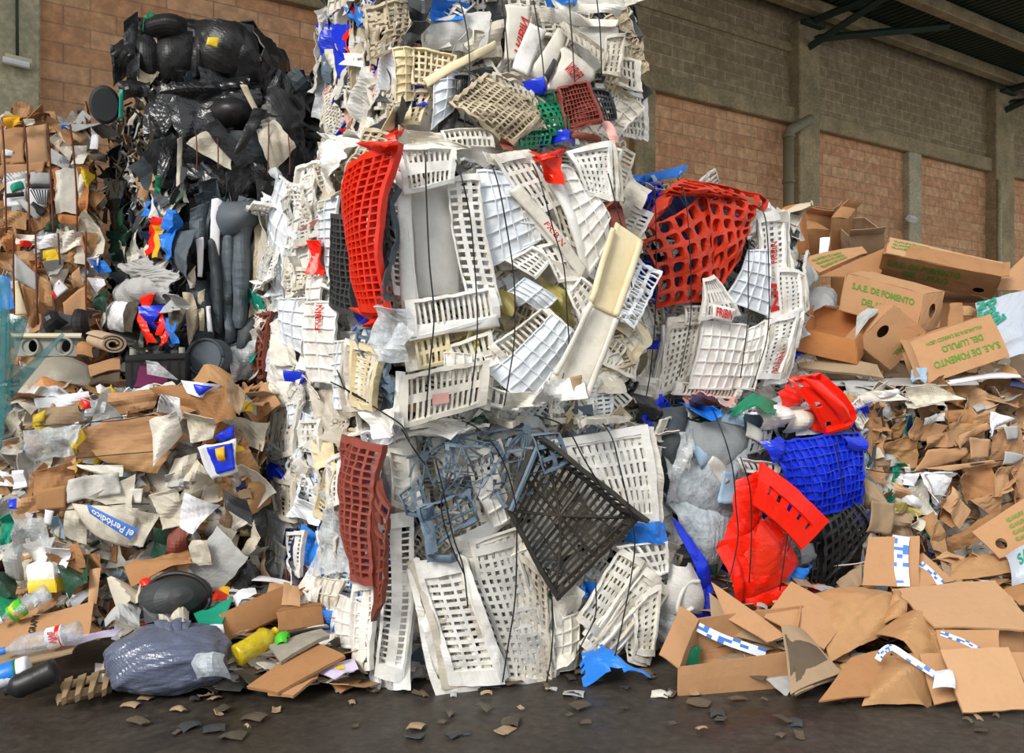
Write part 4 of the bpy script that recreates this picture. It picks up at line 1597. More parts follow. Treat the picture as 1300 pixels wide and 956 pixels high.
b.fill('F', 60, 'P', ['pwhite', 'paper', 'pale', 'yellow', 'dgreen', 'bright', 'navy', 'clear'], (.05, .16), (.03, .08), name='packaging_scraps', tilt=.5, u=(.08, 1))
b.panels('''
F P card 125,503 202,493 192,520 147,529 a=.03
F P pwhite 40,505 110,496 112,515 44,524 a=.03 n=plastic_film
F P orcard 78,508 112,506 115,520 84,524 a=.03
F P clear 110,505 135,510 130,530 106,530 a=.04
F P card2 196,494 262,488 292,512 270,565 a=.03
F P card4 50,518 98,512 102,540 46,540 a=.02 r=.05 o=.03
F P yellow 40,530 58,522 54,536 42,540 a=.01 o=.05
F P bright 102,506 114,510 114,518 106,520 a=.01 o=.06
F P card 100,542 198,526 252,560 100,582 a=.02 o=.05 l=broad_brown_cardboard_across_the_bale
F P kraft 118,572 226,560 200,600 152,600 a=.03 o=.06
F P clear 28,545 102,540 98,578 38,584 a=.05 o=.07 l=clear_crumpled_film
F P yellow 103,545 108,558 98,576 88,578 a=.03 o=.09
F P card3 84,580 96,576 96,596 80,594 a=.02 o=.07
F P card2 41,600 96,584 88,628 44,630 a=.03 o=.05
F P card2 48,622 87,617 85,646 49,648 a=.006 r=.02 o=.08
F P pwhite 16,600 34,598 34,620 20,622 a=.02 o=.05
F P paper 95,590 158,590 156,604 124,604 a=.02 o=.07
F P news2 86,611 153,598 156,626 87,640 a=.015 o=.09 l=folded_newspaper
F P paper2 110,632 172,600 170,645 150,644 a=.02 o=.08
F P paper 168,618 184,618 182,636 168,636 a=.01 o=.08
F P news 92,640 178,648 165,698 118,680 a=.015 o=.11 b=.03 r=.02 l=newspaper_lying_upside_down_with_a_blue_banner
F P news 160,640 204,652 186,690 166,690 a=.03 o=.09
F P paper2 88,640 112,640 112,690 80,680 a=.04 o=.06
F P paper2 190,630 226,622 240,668 210,670 a=.05 o=.08
F P pwhite 232,622 273,642 246,677 226,668 a=.03 o=.10 l=crumpled_white_sheet
F P news 222,582 250,574 250,606 210,622 a=.03 o=.06
F P pgrey 210,604 240,596 236,616 206,620 a=.03 o=.06
F P paper2 244,582 270,600 262,612 232,612 a=.05 o=.07
F P magz 206,498 226,504 232,528 200,520 a=.03 o=.08 l=torn_colour_magazine_page
F P paper 190,536 226,522 228,555 196,594 a=.03 o=.10 b=.05 l=torn_white_page_hanging_down
F P paper2 232,520 272,530 268,556 240,560 a=.05 o=.08
F P pwhite 230,484 278,490 258,508 238,500 a=.02 o=.07
F P blue 242,486 270,489 256,501 250,500 a=.01 o=.09 n=printed_poster
F P card2 238,498 300,490 300,530 262,540 a=.03 o=.04
F P card4 286,480 312,500 304,530 290,510 a=.05 o=.05
F P pwhite 250,570 298,558 304,600 272,610 a=.012 o=.10 n=printed_poster l=white_poster_with_a_blue_field_and_orange_square
F P blue 264,566 297,560 300,592 276,600 a=.012 o=.112 n=printed_poster
F P blue 272,556 296,540 298,556 280,562 a=.015 o=.09 n=printed_poster
F P gold 274,568 286,564 288,582 278,585 a=.01 o=.122 n=printed_poster
F P char 280,620 312,632 318,662 284,642 a=.02 o=.08
F P pgrey 238,720 275,670 320,706 274,756 a=.02 o=.08 l=grey_soiled_plastic_sack
F P paper2 240,690 262,684 268,716 244,720 a=.05 o=.12
F P dgreen 196,668 216,670 212,710 194,705 a=.03 o=.06 n=crushed_plastic
F P brown 212,670 236,672 236,706 210,708 a=.03 o=.06 n=crushed_plastic
F P card2 155,716 230,700 244,712 160,738 a=.03 o=.08
F P card3 222,716 244,706 236,726 224,730 a=.01 o=.11
F P card2 86,710 130,700 134,726 90,730 a=.03 o=.06
F P pwhite 62,690 92,696 88,722 66,726 a=.04 o=.08
F P pgrey 4,690 28,692 24,740 8,738 a=.04 o=.06
F P w1 34,690 66,686 62,715 36,716 a=.04 o=.05
F P clear 20,660 60,655 70,700 24,704 a=.05 o=.06
F P tgreen 0,660 16,650 14,690 2,694 a=.03 o=.06 n=crushed_plastic
F P blue 12,636 22,634 24,648 14,648 a=.02 o=.06 n=crushed_plastic
F P pwhite 56,648 66,650 64,668 56,666 a=.004 o=.10
F P card2 60,700 100,690 110,720 70,726 a=.03 o=.05
R P pgrey 326,540 350,560 350,620 326,600 a=.05
''', base=.07)
top = [c for c in b.root.children if c.get('label', '').startswith('newspaper lying')][0]
mb = MB()
P = Patch([b.hit('F', x, y, .39) for x, y in ((110, 640), (176, 672), (166, 686), (114, 652))], .01, .003, 3)
plain(mb, P, .002)
mb.build('printed_banner', 'tapeblue', top, root=b.root)
mb = MB()
lettering(mb, P, 'el Periódico', (.97, .25), (-.88, 0), (0, .6), .004)
mb.build('printed_lettering', 'pwhite', top, root=b.root)
b.wires('''
F 45,541 110,537 150,530 200,527
F 100,536 150,534 196,526
F 96,582 150,577 220,571 300,560
F 40,652 88,647 150,640 190,640
''', out=.2, r=.003)

# ---- paper bales at the far left, one on the other
PC = ['card', 'card3', 'card2', 'kraft', 'paper', 'paper2', 'pgrey']
b = Bale('paper_bale', 'upper of two wired paper bales at the far left, striped board on its face', (-60, 5.85), (112, 6.0), (-62, 6.6), 2.43, 3.2, cat='bale of paper')
b.core('gap', .07)
b.fill('F', 260, 'P', PC, (.06, .26), (-.04, .03), aspect=(1, 3))
b.fill('R', 90, 'P', PC + ['soot', 'char', 'soot'], (.10, .34), (-.04, .03), ori=1.5)
b.fill('T', 60, 'P', PC, (.12, .36), (-.05, .03), tilt=.3)
b.fill('F', 40, 'P', PC, (.14, .34), (-.0, .03), each=True, tilt=.35)
b.panels('''
F P card 0,163 31,160 33,206 3,209 a=.012
F P card3 32,160 60,158 62,206 34,208 a=.012
F P card 3,208 60,204 58,218 4,226 a=.012
F P pwhite 3,188 18,192 16,198 4,198 a=.01
F P paper2 62,178 72,170 94,192 90,204 a=.02
F P pgrey 64,188 90,204 86,216 66,208 a=.02
F P card2 76,160 98,170 92,186 80,176 a=.02
F P card3 89,162 113,176 103,184 90,175 a=.01
F P paper 93,188 112,184 108,208 92,210 a=.02
F P pwhite 117,164 125,172 123,190 112,190 a=.03
F P blue2 77,158 88,157 86,164 78,164 a=.02 n=crushed_plastic
F P orcard 66,214 110,210 112,270 70,272 a=.03
F P paper 69,218 96,214 100,272 70,270 a=.02 o=.02 l=large_dirty_white_paper_sack
F P paper 98,222 106,220 108,256 100,258 a=.02
F P magz 4,222 34,218 34,245 6,248 a=.02
F P pwhite 6,230 34,226 36,260 8,262 a=.01 o=.01
F P tgreen 12,236 28,230 30,240 14,246 a=.01 o=.02 n=printed_board
F P pgrey 36,220 62,220 64,236 36,236 a=.015
F P inkblack 8,245 32,243 32,248 8,250 a=.003 r=0 o=.03 n=printed_board
F P pwhite 36,237 65,237 60,262 38,262 a=.004 r=0 o=.02 n=printed_board l=white_board_with_dark_diagonal_stripes
F P inkblack 35,235 65,235 65,239 35,239 a=.003 r=0 o=.03 n=printed_board
F P pgrey 18,252 26,250 52,272 44,280 a=.01 o=.03
F P inkblack 40,256 58,268 52,276 36,264 a=.004 r=0 o=.03 n=printed_board
F P kraft 7,266 36,270 37,293 7,286 a=.02
F P card2 38,278 60,260 64,284 42,294 a=.02
F P dgreen 52,284 72,280 72,294 54,294 a=.02 n=crushed_plastic
F P orcard 70,272 100,276 98,288 76,284 a=.02
F P yellow 104,212 120,220 114,240 106,232 a=.04 n=crushed_plastic
F P gold 6,148 28,146 30,158 8,160 a=.03 b=.05 n=crushed_plastic
F P paper 30,152 44,152 44,160 32,160 a=.02
F P soot 112,196 134,196 134,206 114,204 a=.02
''', base=.08)
top = [c for c in b.root.children if c.get('label', '').startswith('white board')][0]
mb = MB()
P = Patch([b.hit('F', x, y, .205) for x, y in ((38, 241), (64, 241), (60, 261), (40, 257))], 0, .0, 3)
for k in range(7):
    t0 = k / 7
    tb = Patch([P(t0, .0), P(t0 + .07, .0), P(min(1, t0 * .6 + .47), 1.), P(min(1, t0 * .6 + .40), 1.)])
    plain(mb, tb, .002, n=2)
mb.build('printed_stripes', 'inkblack', top, root=b.root)
b.wires('''
F 3,160 5,190 7,240 8,296
F 31,158 34,190 36,240 38,296
F 60,156 63,190 65,240 68,296
F 89,158 93,190 97,240 98,294
''', out=.22, r=.006, mat='rust')

b = Bale('paper_bale', 'lower of two wired paper bales at the far left, behind the metal box', (-60, 5.75), (124, 5.95), (-62, 6.6), 1.55, 2.40, cat='bale of paper')
b.core('gap', .07)
b.fill('F', 320, 'P', PC + ['orcard', 'pwhite'], (.05, .24), (-.04, .04), aspect=(1, 3), tilt=.7)
b.fill('R', 90, 'P', PC + ['soot', 'char'], (.10, .3), (-.04, .03))
b.fill('F', 45, 'P', PC + ['card', 'card2'], (.14, .34), (-.0, .05), each=True, tilt=.45)
b.panels('''
F P orcard 0,300 20,297 22,316 2,318 a=.03
F P paper 20,298 48,298 46,310 22,312 a=.04
F P bright 18,306 42,304 42,312 22,313 a=.03 n=crushed_plastic
F P pwhite 46,298 74,296 76,310 48,316 a=.03
F P paper 76,296 100,294 106,312 80,322 a=.03
F P card2 82,330 104,300 110,318 98,340 a=.02
F P pgrey 18,324 46,348 46,371 19,356 a=.012 o=.02 l=pale_grey_board
F P yellow 53,320 72,316 76,330 57,342 a=.05 o=.02 n=crushed_plastic l=crumpled_yellow_bag
F P pgrey 56,332 80,328 78,348 60,350 a=.04 o=.02
F P orcard 38,330 52,328 50,340 40,340 a=.02
F P paper2 60,346 84,340 80,360 64,366 a=.04
F P pwhite 66,366 76,356 88,367 72,381 a=.006 o=.04 r=.01 l=white_box_with_a_red_end
F P bright 65,366 69,372 72,381 67,376 a=.004 o=.05 r=.0
F P card3 88,352 98,340 104,360 92,366 a=.02 o=.02
F P card 79,384 108,364 110,405 82,405 a=.01 o=.03
F P pwhite 110,352 130,354 134,362 120,372 a=.02 o=.02
F P pwhite 112,326 128,322 126,336 116,338 a=.03
F P blue2 118,330 132,330 142,346 122,346 a=.05 n=crushed_plastic
F P cream 18,358 22,356 38,400 20,402 a=.005 r=.0 o=.04
F P card2 24,356 48,370 46,412 38,420 a=.02
F P kraft 48,350 66,356 66,400 50,400 a=.04
F P card 36,384 50,380 52,420 38,424 a=.02
F P dgreen 118,378 138,366 134,398 122,394 a=.04 n=crushed_plastic
''', base=.08)
b.wires('''
F 17,298 17,340 18,380 18,420
F 45,298 46,340 47,380 48,412
F 74,296 75,320 76,336
F 109,294 109,330 109,370 110,400
''', out=.22, r=.006, mat='rust')

# ---- black plastic bale at the top of the left rear stack
DK = ['black', 'blackbag', 'char', 'black', 'rubber2']
b = Bale('black_plastic_bale', 'bale of black sheeting and bags topping the left rear stack, dirty white ovals on it', (214, 5.6), (398, 5.95), (146, 6.6), 2.70, 3.36, cat='bale of plastic')
b.core('black', .05)
for f in 'FS':
    pass
mb = MB()
q = [at(x, y, Y) for x, y, Y in ((166, 24, 5.75), (322, 30, 6.0), (336, 112, 5.9), (168, 112, 5.65))]
back = [p + np.array([.05, .75, 0]) for p in q]
for pl in (q, [back[1], back[0], back[3], back[2]], [back[0], q[0], q[3], back[3]], [q[1], back[1], back[2], q[2]], [back[0], back[1], q[1], q[0]]):
    P = Patch(pl, .03, .05, 77, 2.2, facing=sum(pl) / 4 + (sum(pl) / 4 - (sum(q) + sum(back)) / 8) * 9)
    plain(mb, P, .01, n=10)
mb.build('upper_bundle', 'black', b.root, root=b.root)
b.fill('F', 90, 'P', DK, (.15, .45), (-.03, .05), name='black_scraps')
b.fill('S', 420, 'P', ['soot', 'tan', 'paper2', 'black', 'char', 'soot', 'pgrey', 'kraft', 'paper'], (.04, .24), (-.04, .08), name='shredded_scraps', ori=1.5, aspect=(2, 6), tilt=.8)
b.panels('''
F P black 176,22 236,18 240,50 180,50 b=.16 a=.02 l=rounded_black_bag
F P black 172,44 200,40 202,100 172,96 b=.10 a=.03
F P black 198,42 246,40 242,100 200,102 b=.14 a=.02 r=.02
F P tan 190,34 200,36 202,96 195,98 a=.015
F P black 240,44 262,46 262,94 240,98 b=.05 a=.02
F P paper 237,52 252,56 252,86 238,90 b=.02 a=.008 r=.08 l=white_half-oval_disc
F P black 246,24 312,30 332,96 258,92 b=.20 a=.025 l=big_rounded_black_bag_with_a_yellow_label
F P black 294,28 326,48 334,106 290,98 b=.14 a=.03
F P yellow 262,48 277,49 274,61 260,57 o=.22 a=.004 r=.01 n=yellow_label
F P tan 170,84 200,92 190,108 174,104 a=.02
F P green 182,16 196,14 192,34 180,40 a=.03
F P char 158,28 176,20 172,60 156,64 a=.05
F P black 140,62 166,40 172,84 144,108 a=.06 b=.05
F P black 150,100 190,100 190,120 152,124 a=.06
F P char 160,50 178,40 176,100 160,104 a=.05
F P teal 151,104 156,104 155,150 150,148 a=.01
F P blackbag 186,114 222,106 228,178 204,238 b=.10 a=.05 f=4 l=black_sheeting_in_long_vertical_folds
F P blackbag 190,120 206,112 214,230 192,200 b=.06 a=.05 f=5
F P blackbag 204,104 312,96 326,122 210,128 b=.08 a=.05 f=4
F P blackbag 212,116 330,112 334,150 228,200 b=.12 a=.05 f=3
F P black 262,126 318,124 322,164 268,164 b=.22 a=.01 r=.06
F P black 226,160 262,150 300,196 236,214 b=.06 a=.03
F P black 322,114 386,118 388,222 348,252 b=.12 a=.025
F P blackbag 226,206 348,210 346,252 238,254 b=.10 a=.04
F P paper2 236,184 262,168 298,192 294,216 b=.02 a=.02 r=.05 o=.11 l=dirty_white_patch_left_of_the_black_cross
F P paper2 322,162 352,152 378,190 346,220 b=.04 a=.02 r=.08 o=.10 l=dirty_white_oval_patch
F P black 294,196 308,190 338,142 322,136 b=.02 a=.02 o=.14
F P black 258,160 274,148 322,200 306,216 b=.02 a=.02 o=.13
F P tan 304,107 313,108 328,142 322,146 a=.01 o=.10
F P paper2 224,178 230,176 230,246 224,236 a=.02 o=.05
F P green 196,220 204,222 202,244 196,242 a=.02 o=.05
''')
b.wires('''
F 249,170 250,190 250,216
F 276,172 277,192 277,216
F 341,150 341,180 340,222
F 366,172 368,196 368,222
''', out=.24, r=.004, mat='rust')

mb = MB()
pc = at(133, 133, 5.95)
pd = norm(EYE - pc)
lathe(mb, pc + pd * .03, pc - pd * .04, [(0, .001), (0, .082), (.3, .098), (.8, .1), (1, .085), (1, .001)], 26, 0, 1.3)
ob = mb.build('round_disc', 'char', b.root, root=b.root)
ob['label'] = 'dark round-edged disc sticking out at the left'

# ---- grey rubber bale under it
b = Bale('rubber_bale', 'bale of grey rubber mats and plastic bags under the black sheeting bale', (232, 5.45), (420, 5.9), (142, 6.3), 1.45, 2.68, cat='bale of rubber and plastic')
b.core('gap')
b.fill('F', 120, 'P', ['rubber', 'rubber2', 'char', 'black'], (.15, .4), (-.04, .03), ori=1.5, aspect=(2, 4))
b.fill('S', 300, 'P', ['soot', 'pgrey', 'navy', 'char', 'paper2', 'rubber2', 'paper', 'dgreen'], (.05, .28), (-.04, .03), ori=1.5, aspect=(1.5, 4))
b.panels('''
S P dgreen 144,294 176,292 162,338 144,332 a=.05 n=crushed_plastic
S P navy 176,300 200,296 204,350 178,352 a=.05
S P bright 196,276 216,276 196,326 184,304 a=.04 o=.04 l=red_and_orange_film
S P gold 198,286 208,284 200,326 194,326 a=.02 o=.06
S P blue2 186,256 202,256 202,276 188,276 a=.04
S P blue2 216,264 232,272 222,296 214,290 a=.04 o=.03
S P blue2 206,300 219,292 221,334 209,330 a=.03 o=.05
S P rubber 216,296 242,290 242,356 226,350 b=.06 a=.03
S P pgrey 152,338 184,328 228,348 212,382 b=.10 a=.04 o=.05
S P pgrey 144,356 214,350 210,385 142,386 b=.10 a=.05 o=.04
S P pwhite 134,384 176,382 164,422 128,418 b=.14 a=.03 o=.06 l=bulging_white_plastic_sack
S P soot 162,384 176,382 172,422 156,422 b=.06 a=.02 o=.10
S P bright 182,376 194,370 180,410 176,406 a=.02 o=.08
S P bright 178,392 184,392 192,438 184,438 a=.03 o=.08
S P blue 188,388 208,384 208,416 190,418 a=.05 o=.06 l=bright_blue_crumpled_film
S P bright 204,396 210,396 214,436 207,438 a=.03 o=.08
S P bright 198,412 208,408 206,426 200,428 a=.03 o=.08
S P blue2 210,404 220,408 230,438 212,438 a=.02 o=.06
S P pgrey 214,372 232,374 230,392 216,396 a=.05 o=.07
S P soot 212,390 234,392 232,424 222,420 a=.04 o=.05
S P char 150,420 190,418 190,440 150,440 a=.05
F P rubber 240,268 266,258 258,312 244,322 b=.06 a=.03
F P pwhite 270,250 285,251 274,366 267,362 a=.01 o=.03 l=strip_of_white_card
F P rubber 276,256 344,254 326,290 276,304 b=.18 a=.012 o=.03 l=rounded_grey_rubber_lump
F P rubber2 262,306 278,300 284,430 270,420 b=.07 a=.028 o=.03
F P rubber 280,300 297,296 300,436 284,440 b=.08 a=.028 o=.02
F P rubber 294,290 322,288 312,416 294,416 b=.12 a=.028 o=.04 r=.01 l=thick_vertical_grey_rubber_roll
F P rubber2 300,412 326,400 318,444 300,452 b=.07 a=.028 o=.04
F P pwhite 248,304 258,300 256,352 250,352 a=.01 o=.04
F P paper2 236,352 246,340 248,364 240,366 a=.03 o=.04
F P rubber2 234,362 268,356 272,440 240,436 b=.06 a=.04
F P tan 232,374 244,372 254,410 240,440 a=.02 o=.05
F P tan 252,370 260,366 260,420 254,420 a=.02 o=.05
F P pwhite 263,392 268,392 270,424 264,424 a=.01 o=.06
F P tan 322,290 340,270 334,400 318,420 a=.03 o=.02
F P clear 290,440 330,430 326,482 290,486 a=.07 o=.06
''')

# ---- small dark bale wedged behind
b = Bale('mixed_plastic_bale', 'dark bale with vertical black sheeting between the black bale and the crate stack', (340, 6.35), (452, 6.45), (330, 7.3), 2.0, 3.58, cat='bale of plastic')
b.core('black', .06)
b.fill('F', 90, 'P', ['black', 'char', 'blackbag', 'soot', 'navy'], (.15, .4), (-.03, .04), ori=1.5, aspect=(1.5, 4))
b.panels('''
F P navy 345,110 362,96 366,112 352,118 a=.05
F P blue2 344,108 356,102 356,112 348,114 a=.03
F L ink 365,96 380,94 382,122 372,120 4 6 a=.04 l=red_net
F P tan 380,106 396,110 386,130 380,128 a=.04
F P gold 388,122 396,116 390,134 384,136 a=.02
F L black 394,100 408,74 412,116 396,118 3 3 o=.03
F P char 384,96 410,92 408,104 386,106 a=.04
F P blackbag 392,118 444,118 442,170 398,186 b=.06 a=.05 f=5 o=.05
F P blackbag 398,120 420,118 420,180 400,184 b=.04 a=.05 f=6 o=.06
F P soot 384,138 396,136 398,200 388,205 a=.03 o=.03
''')

# ---- supporting bales mostly hidden behind the front ones
for (nm, lb, FL, FR, BL, z1, mat, mats) in (
        ('paper_bale', 'paper bale behind the wide left front bale, under the two wired bales', (-80, 6.05), (150, 6.05), (-74, 6.7), 1.52, 'card4', CARDS),
        ('paper_bale', 'paper bale on the floor behind the left front bale, under the grey rubber bale', (160, 6.1), (400, 6.3), (150, 7.2), 1.42, 'card4', CARDS),
        ('paper_bale', 'paper bale behind the right edge bale, under the green-printed cartons', (1010, 7.0), (1345, 8.0), (1000, 8.4), 1.74, 'card4', CARDS)):
    b = Bale(nm, lb, FL, FR, BL, 0, z1, cat='bale of paper')
    b.core(mat, .03)
    b.fill('T', 90, 'P', mats, (.15, .45), (-.03, .03), tilt=.25)
    b.fill('F', 60, 'P', mats, (.15, .45), (-.03, .03), tilt=.3)
# ------------------------------------------------------------------ loose things
def slab(name, label, cat, mat, pts, th=.006, b=.01, a=.006, group=None, r=.01, f=3.2, torn=0, hole=None):
    """a loose flat or crumpled sheet; pts = four (px, py, Y)"""
    P = Patch([at(*p) for p in pts], b, a, len(bpy.data.objects) * 3, f, 0, r, crease=True)
    mb = MB()
    if hole:
        holed(mb, P, hole, th)
    else:
        plain(mb, P, th, .018, 0, None, torn, 3)
    o = mb.build(name, mat)
    tag(o, label, cat, group)
    recentre(o)
    return o, P


def solve(O, px, py, L, sg):
    d = np.array([(px - CX) / FPX, 1.0, (HY - py) / FPX])
    o = O - EYE
    A, B, C = d @ d, d @ o, o @ o - L * L
    D = B * B - A * C
    k = (B + sg * math.sqrt(D)) / A if D > 0 else B / A
    return EYE + d * k


def carton(name, label, TL, TR, BL, Y0, w, h, dp, s1=1, s2=1, mat='card', skip='', hole=None, rhole=None, texts=(), dv=None, flaps=(), cat='box', group=None, inner=None, tape=None, amp=.006):
    O = at(TL[0], TL[1], Y0)
    R = solve(O, TR[0], TR[1], w, s1)
    D = solve(O, BL[0], BL[1], h, s2)
    B = R + D - O
    n = norm(np.cross(R - O, D - O))
    if n @ (EYE - O) < 0:
        n = -n
    d = -n * dp if dv is None else solve(O, dv[0], dv[1], dp, 1) - O
    allp = [O, R, B, D, O + d, R + d, B + d, D + d]
    c = sum(allp) / 8
    base = np.array([c[0], c[1], min(p[2] for p in allp)])
    root = empty(name, base, label, cat, group)
    sides = {'F': [O, R, B, D], 'T': [O + d, R + d, R, O], 'R': [R, R + d, B + d, B], 'L': [O + d, O, D, D + d], 'B': [D, B, B + d, D + d], 'K': [R + d, O + d, D + d, B + d]}
    mb = MB()
    PF = None
    for s, q in sides.items():
        if s in skip:
            continue
        m4 = sum(q) / 4
        P = Patch(q, .012, amp, len(bpy.data.objects) + ord(s), 2, facing=m4 + (m4 - c) * 9)
        if s == 'F':
            PF = P
        if s == 'F' and hole:
            holed(mb, P, hole)
        elif s == 'R' and rhole:
            holed(mb, P, rhole)
        else:
            plain(mb, P, .006, .06)
    body = mb.build('box_body', mat, root, root=root)
    for (s, ang, ln) in flaps:
        q = sides[s[0]]
        e = {'T': (0, 1), 'R': (1, 2), 'B': (2, 3), 'L': (3, 0)}[s[1]]
        p0, p1 = q[e[0]], q[e[1]]
        m4 = sum(q) / 4
        outw = norm((p0 + p1) / 2 - m4)
        nn = norm(np.cross(p1 - p0, outw))
        if nn @ (m4 - c) < 0:
            nn = -nn
        dr = outw * math.cos(math.radians(ang)) + nn * math.sin(math.radians(ang))
        P = Patch([p0 + dr * ln, p1 + dr * ln, p1, p0], .01, .008, 7)
        fm = MB()
        plain(fm, P, .006, .05)
        fm.build('flap', mat, root, root=root)
    for (s, o_, a_, b_) in texts:
        tb = MB()
        lettering(tb, PF, s, o_, a_, b_, .007)
        tb.build('printed_lettering', 'pgreen', body, root=root)
    return root, PF, body


# ---- the pile of cartons at the right
SAE = lambda x=.08, y=.42, w=.84, h=.20: [('S.A.E. DE FOMENTO', (x, y), (w, 0), (0, -h)), ('DEL LUPULO', (x + .15, y + .34), (w * .62, 0), (0, -h))]
CG = None
carton('cardboard_box', 'plain brown carton at the back of the pile, behind the long carton with green lettering', (1085, 352), (1200, 352), (1085, 410), 7.3, .78, .4, .5, 1, 1, 'card2')
carton('cardboard_box', 'plain carton under the long green-lettered carton, against the back of the pile', (1170, 385), (1260, 385), (1170, 465), 6.9, .6, .55, .5, 1, 1, 'card2')
carton('cardboard_box', 'brown carton under the heap, beside the white crates', (1020, 395), (1080, 395), (1020, 466), 7.0, .42, .48, .4, 1, 1, 'card2')
carton('cardboard_box', 'long carton with green lettering, topmost of the right-hand pile', (1121, 322), (1271, 351), (1114, 352), 6.5, .98, .27, .30, 1, 1, 'card2', dv=(1128, 306),
       hole=(.86, .74, .05, .12), texts=SAE(.05, .40, .62, .24), flaps=[('TR', 20, .06)])
P_ = at(1132, 305, 6.62)
o, P = slab('carton_lid', 'pale carton lid lying along the top edge of the topmost green-lettered carton', 'lid', 'card3', [(1130, 302, 6.75), (1274, 334, 7.25), (1270, 352, 7.0), (1124, 321, 6.45)], .012, .01, .004)
mb = MB()
for q in range(3):
    lettering(mb, P, 'VILLANUEVA DE CARRIZO', (.03, .3 + q * .2), (.3, 0), (0, -.13), .009)
lettering(mb, P, 'S.A.E.', (.8, .6), (.07, 0), (0, -.2), .009)
t = mb.build('printed_lettering', 'pgreen')
t.parent = o
t.matrix_parent_inverse = o.matrix_basis.inverted()
carton('cardboard_box', 'middle carton with green S.A.E. DE FOMENTO lettering, oval hand hole in its end', (1074, 346), (1172, 373), (1065, 394), 6.1, .60, .29, .30, 1, -1, 'card', dv=(1104, 344),
       rhole=(.5, .5, .16, .2), texts=SAE(.10, .38, .80, .17))
carton('cardboard_box', 'carton lying with its green lettering upside down, lowest at the right of the pile', (1154, 433), (1257, 399), (1176, 488), 5.75, .62, .33, .24, 1, -1, 'card', dv=(1140, 436), skip='L',
       texts=[('S.A.E. DE FOMENTO', (.95, .62), (-.80, .0), (0, .15)), ('DEL LUPULO', (.80, .36), (-.5, 0), (0, .14)), ('VILLANUEVA DE CARRIZO LEON', (.84, .17), (-.68, 0), (0, .08))], flaps=[('FL', 40, .12)])
carton('cardboard_box', 'tilted carton panel with an oval hand hole, left of the upside-down lettered carton', (1135, 387), (1176, 421), (1088, 436), 5.9, .34, .40, .16, 1, -1, 'card', hole=(.23, .53, .11, .14),
       texts=[('S', (.9, .12), (.0, .16), (.1, 0)), ('DEL', (.75, .45), (.0, .3), (.1, 0))])
carton('cardboard_box', 'open orange-brown carton with a dark inside, at the left end of the pile', (1008, 414), (1085, 432), (1011, 445), 5.6, .42, .16, .62, 1, 1, 'orcard', dv=(1034, 386), skip='T')
slab('flattened_box', 'flattened brown carton under the open one at the left end of the pile', 'box', 'card4', [(1005, 448, 5.75), (1112, 464, 5.7), (1122, 480, 5.6), (1014, 468, 5.65)], .02)
o, P = slab('flattened_box', 'flattened carton with green print sloping up at the left top of the pile', 'box', 'card', [(1015, 330, 6.7), (1094, 314, 6.9), (1100, 322, 6.8), (1040, 348, 6.5)], .03)
mb = MB()
for q in range(3):
    lettering(mb, P, 'VILLANUEVA DE CARRIZO', (.1, .42 + q * .24), (.5, 0), (0, -.16), .02)
t = mb.build('printed_lettering', 'pgreen')
t.parent = o
t.matrix_parent_inverse = o.matrix_basis.inverted()
slab('flattened_box', 'brown carton flap sloping below the green-printed flattened carton', 'box', 'card2', [(1040, 350, 6.5), (1123, 316, 6.9), (1119, 346, 6.6), (1086, 354, 6.4)], .01)
carton('cardboard_box', 'tall orange-brown carton standing by the white crates in front of the brick wall', (991, 267), (1015, 264), (999, 324), 6.9, .16, .38, .25, 1, 1, 'orcard', dv=(997, 262))
carton('cardboard_box', 'small brown carton with raised flaps on the far top left of the pile', (1023, 270), (1056, 275), (1023, 291), 7.6, .25, .16, .3, 1, 1, 'card', dv=(1035, 262), skip='T', flaps=[('FT', 30, .08), ('RT', 10, .08)])
carton('cardboard_box', 'small carton under the one with raised flaps', (1023, 291), (1053, 292), (1023, 326), 7.4, .24, .26, .4, 1, 1, 'card2')
carton('cardboard_box', 'carton with a raised pale flap beside the small stack of two', (1056, 276), (1076, 278), (1054, 322), 7.3, .22, .34, .3, 1, 1, 'card2', dv=(1068, 262), flaps=[('TT', 40, .1)])
slab('paper_sheet', 'bluish white sheet standing against the small carton stack', 'paper', 'pwhite', [(1041, 302, 7.0), (1054, 300, 7.0), (1051, 321, 6.9), (1040, 323, 6.9)], .004)
carton('cardboard_box', 'carton standing between the raised pale flap and the long lettered carton', (1078, 300), (1122, 296), (1078, 325), 7.3, .32, .2, .3, 1, 1, 'card4', skip='T', flaps=[('FT', 20, .08)])
slab('opened_carton', 'big tan carton flap rising at the right edge of the pile', 'box', 'card', [(1262, 362, 6.9), (1310, 316, 7.4), (1310, 370, 6.9), (1262, 368, 6.8)], .008)
slab('opened_carton', 'small brown carton with cut corner between the pile and the white sack', 'box', 'card2', [(1205, 386, 6.3), (1222, 384, 6.4), (1222, 412, 6.2), (1204, 414, 6.1)], .01)
slab('opened_carton', 'small brown flap below the hand hole carton at the right', 'box', 'card', [(1222, 388, 6.4), (1240, 392, 6.5), (1236, 402, 6.4), (1222, 400, 6.3)], .008)
o, P = slab('white_sack', 'white plastic sack with teal lettering at the right edge, beside the upside-down lettered carton', 'sack', 'sackw', [(1236, 388, 6.4), (1320, 366, 6.7), (1320, 450, 6.1), (1262, 456, 5.95)], .006, .10, .035)
mb = MB()
lettering(mb, P, 'Patil', (.02, .10), (.10, .42), (.24, -.1), .02)
lettering(mb, P, 'Nutri', (-.0, .02), (-.05, .4), (.12, -.0), .02)
t = mb.build('printed_lettering', 'tgreen')
t.parent = o
t.matrix_parent_inverse = o.matrix_basis.inverted()
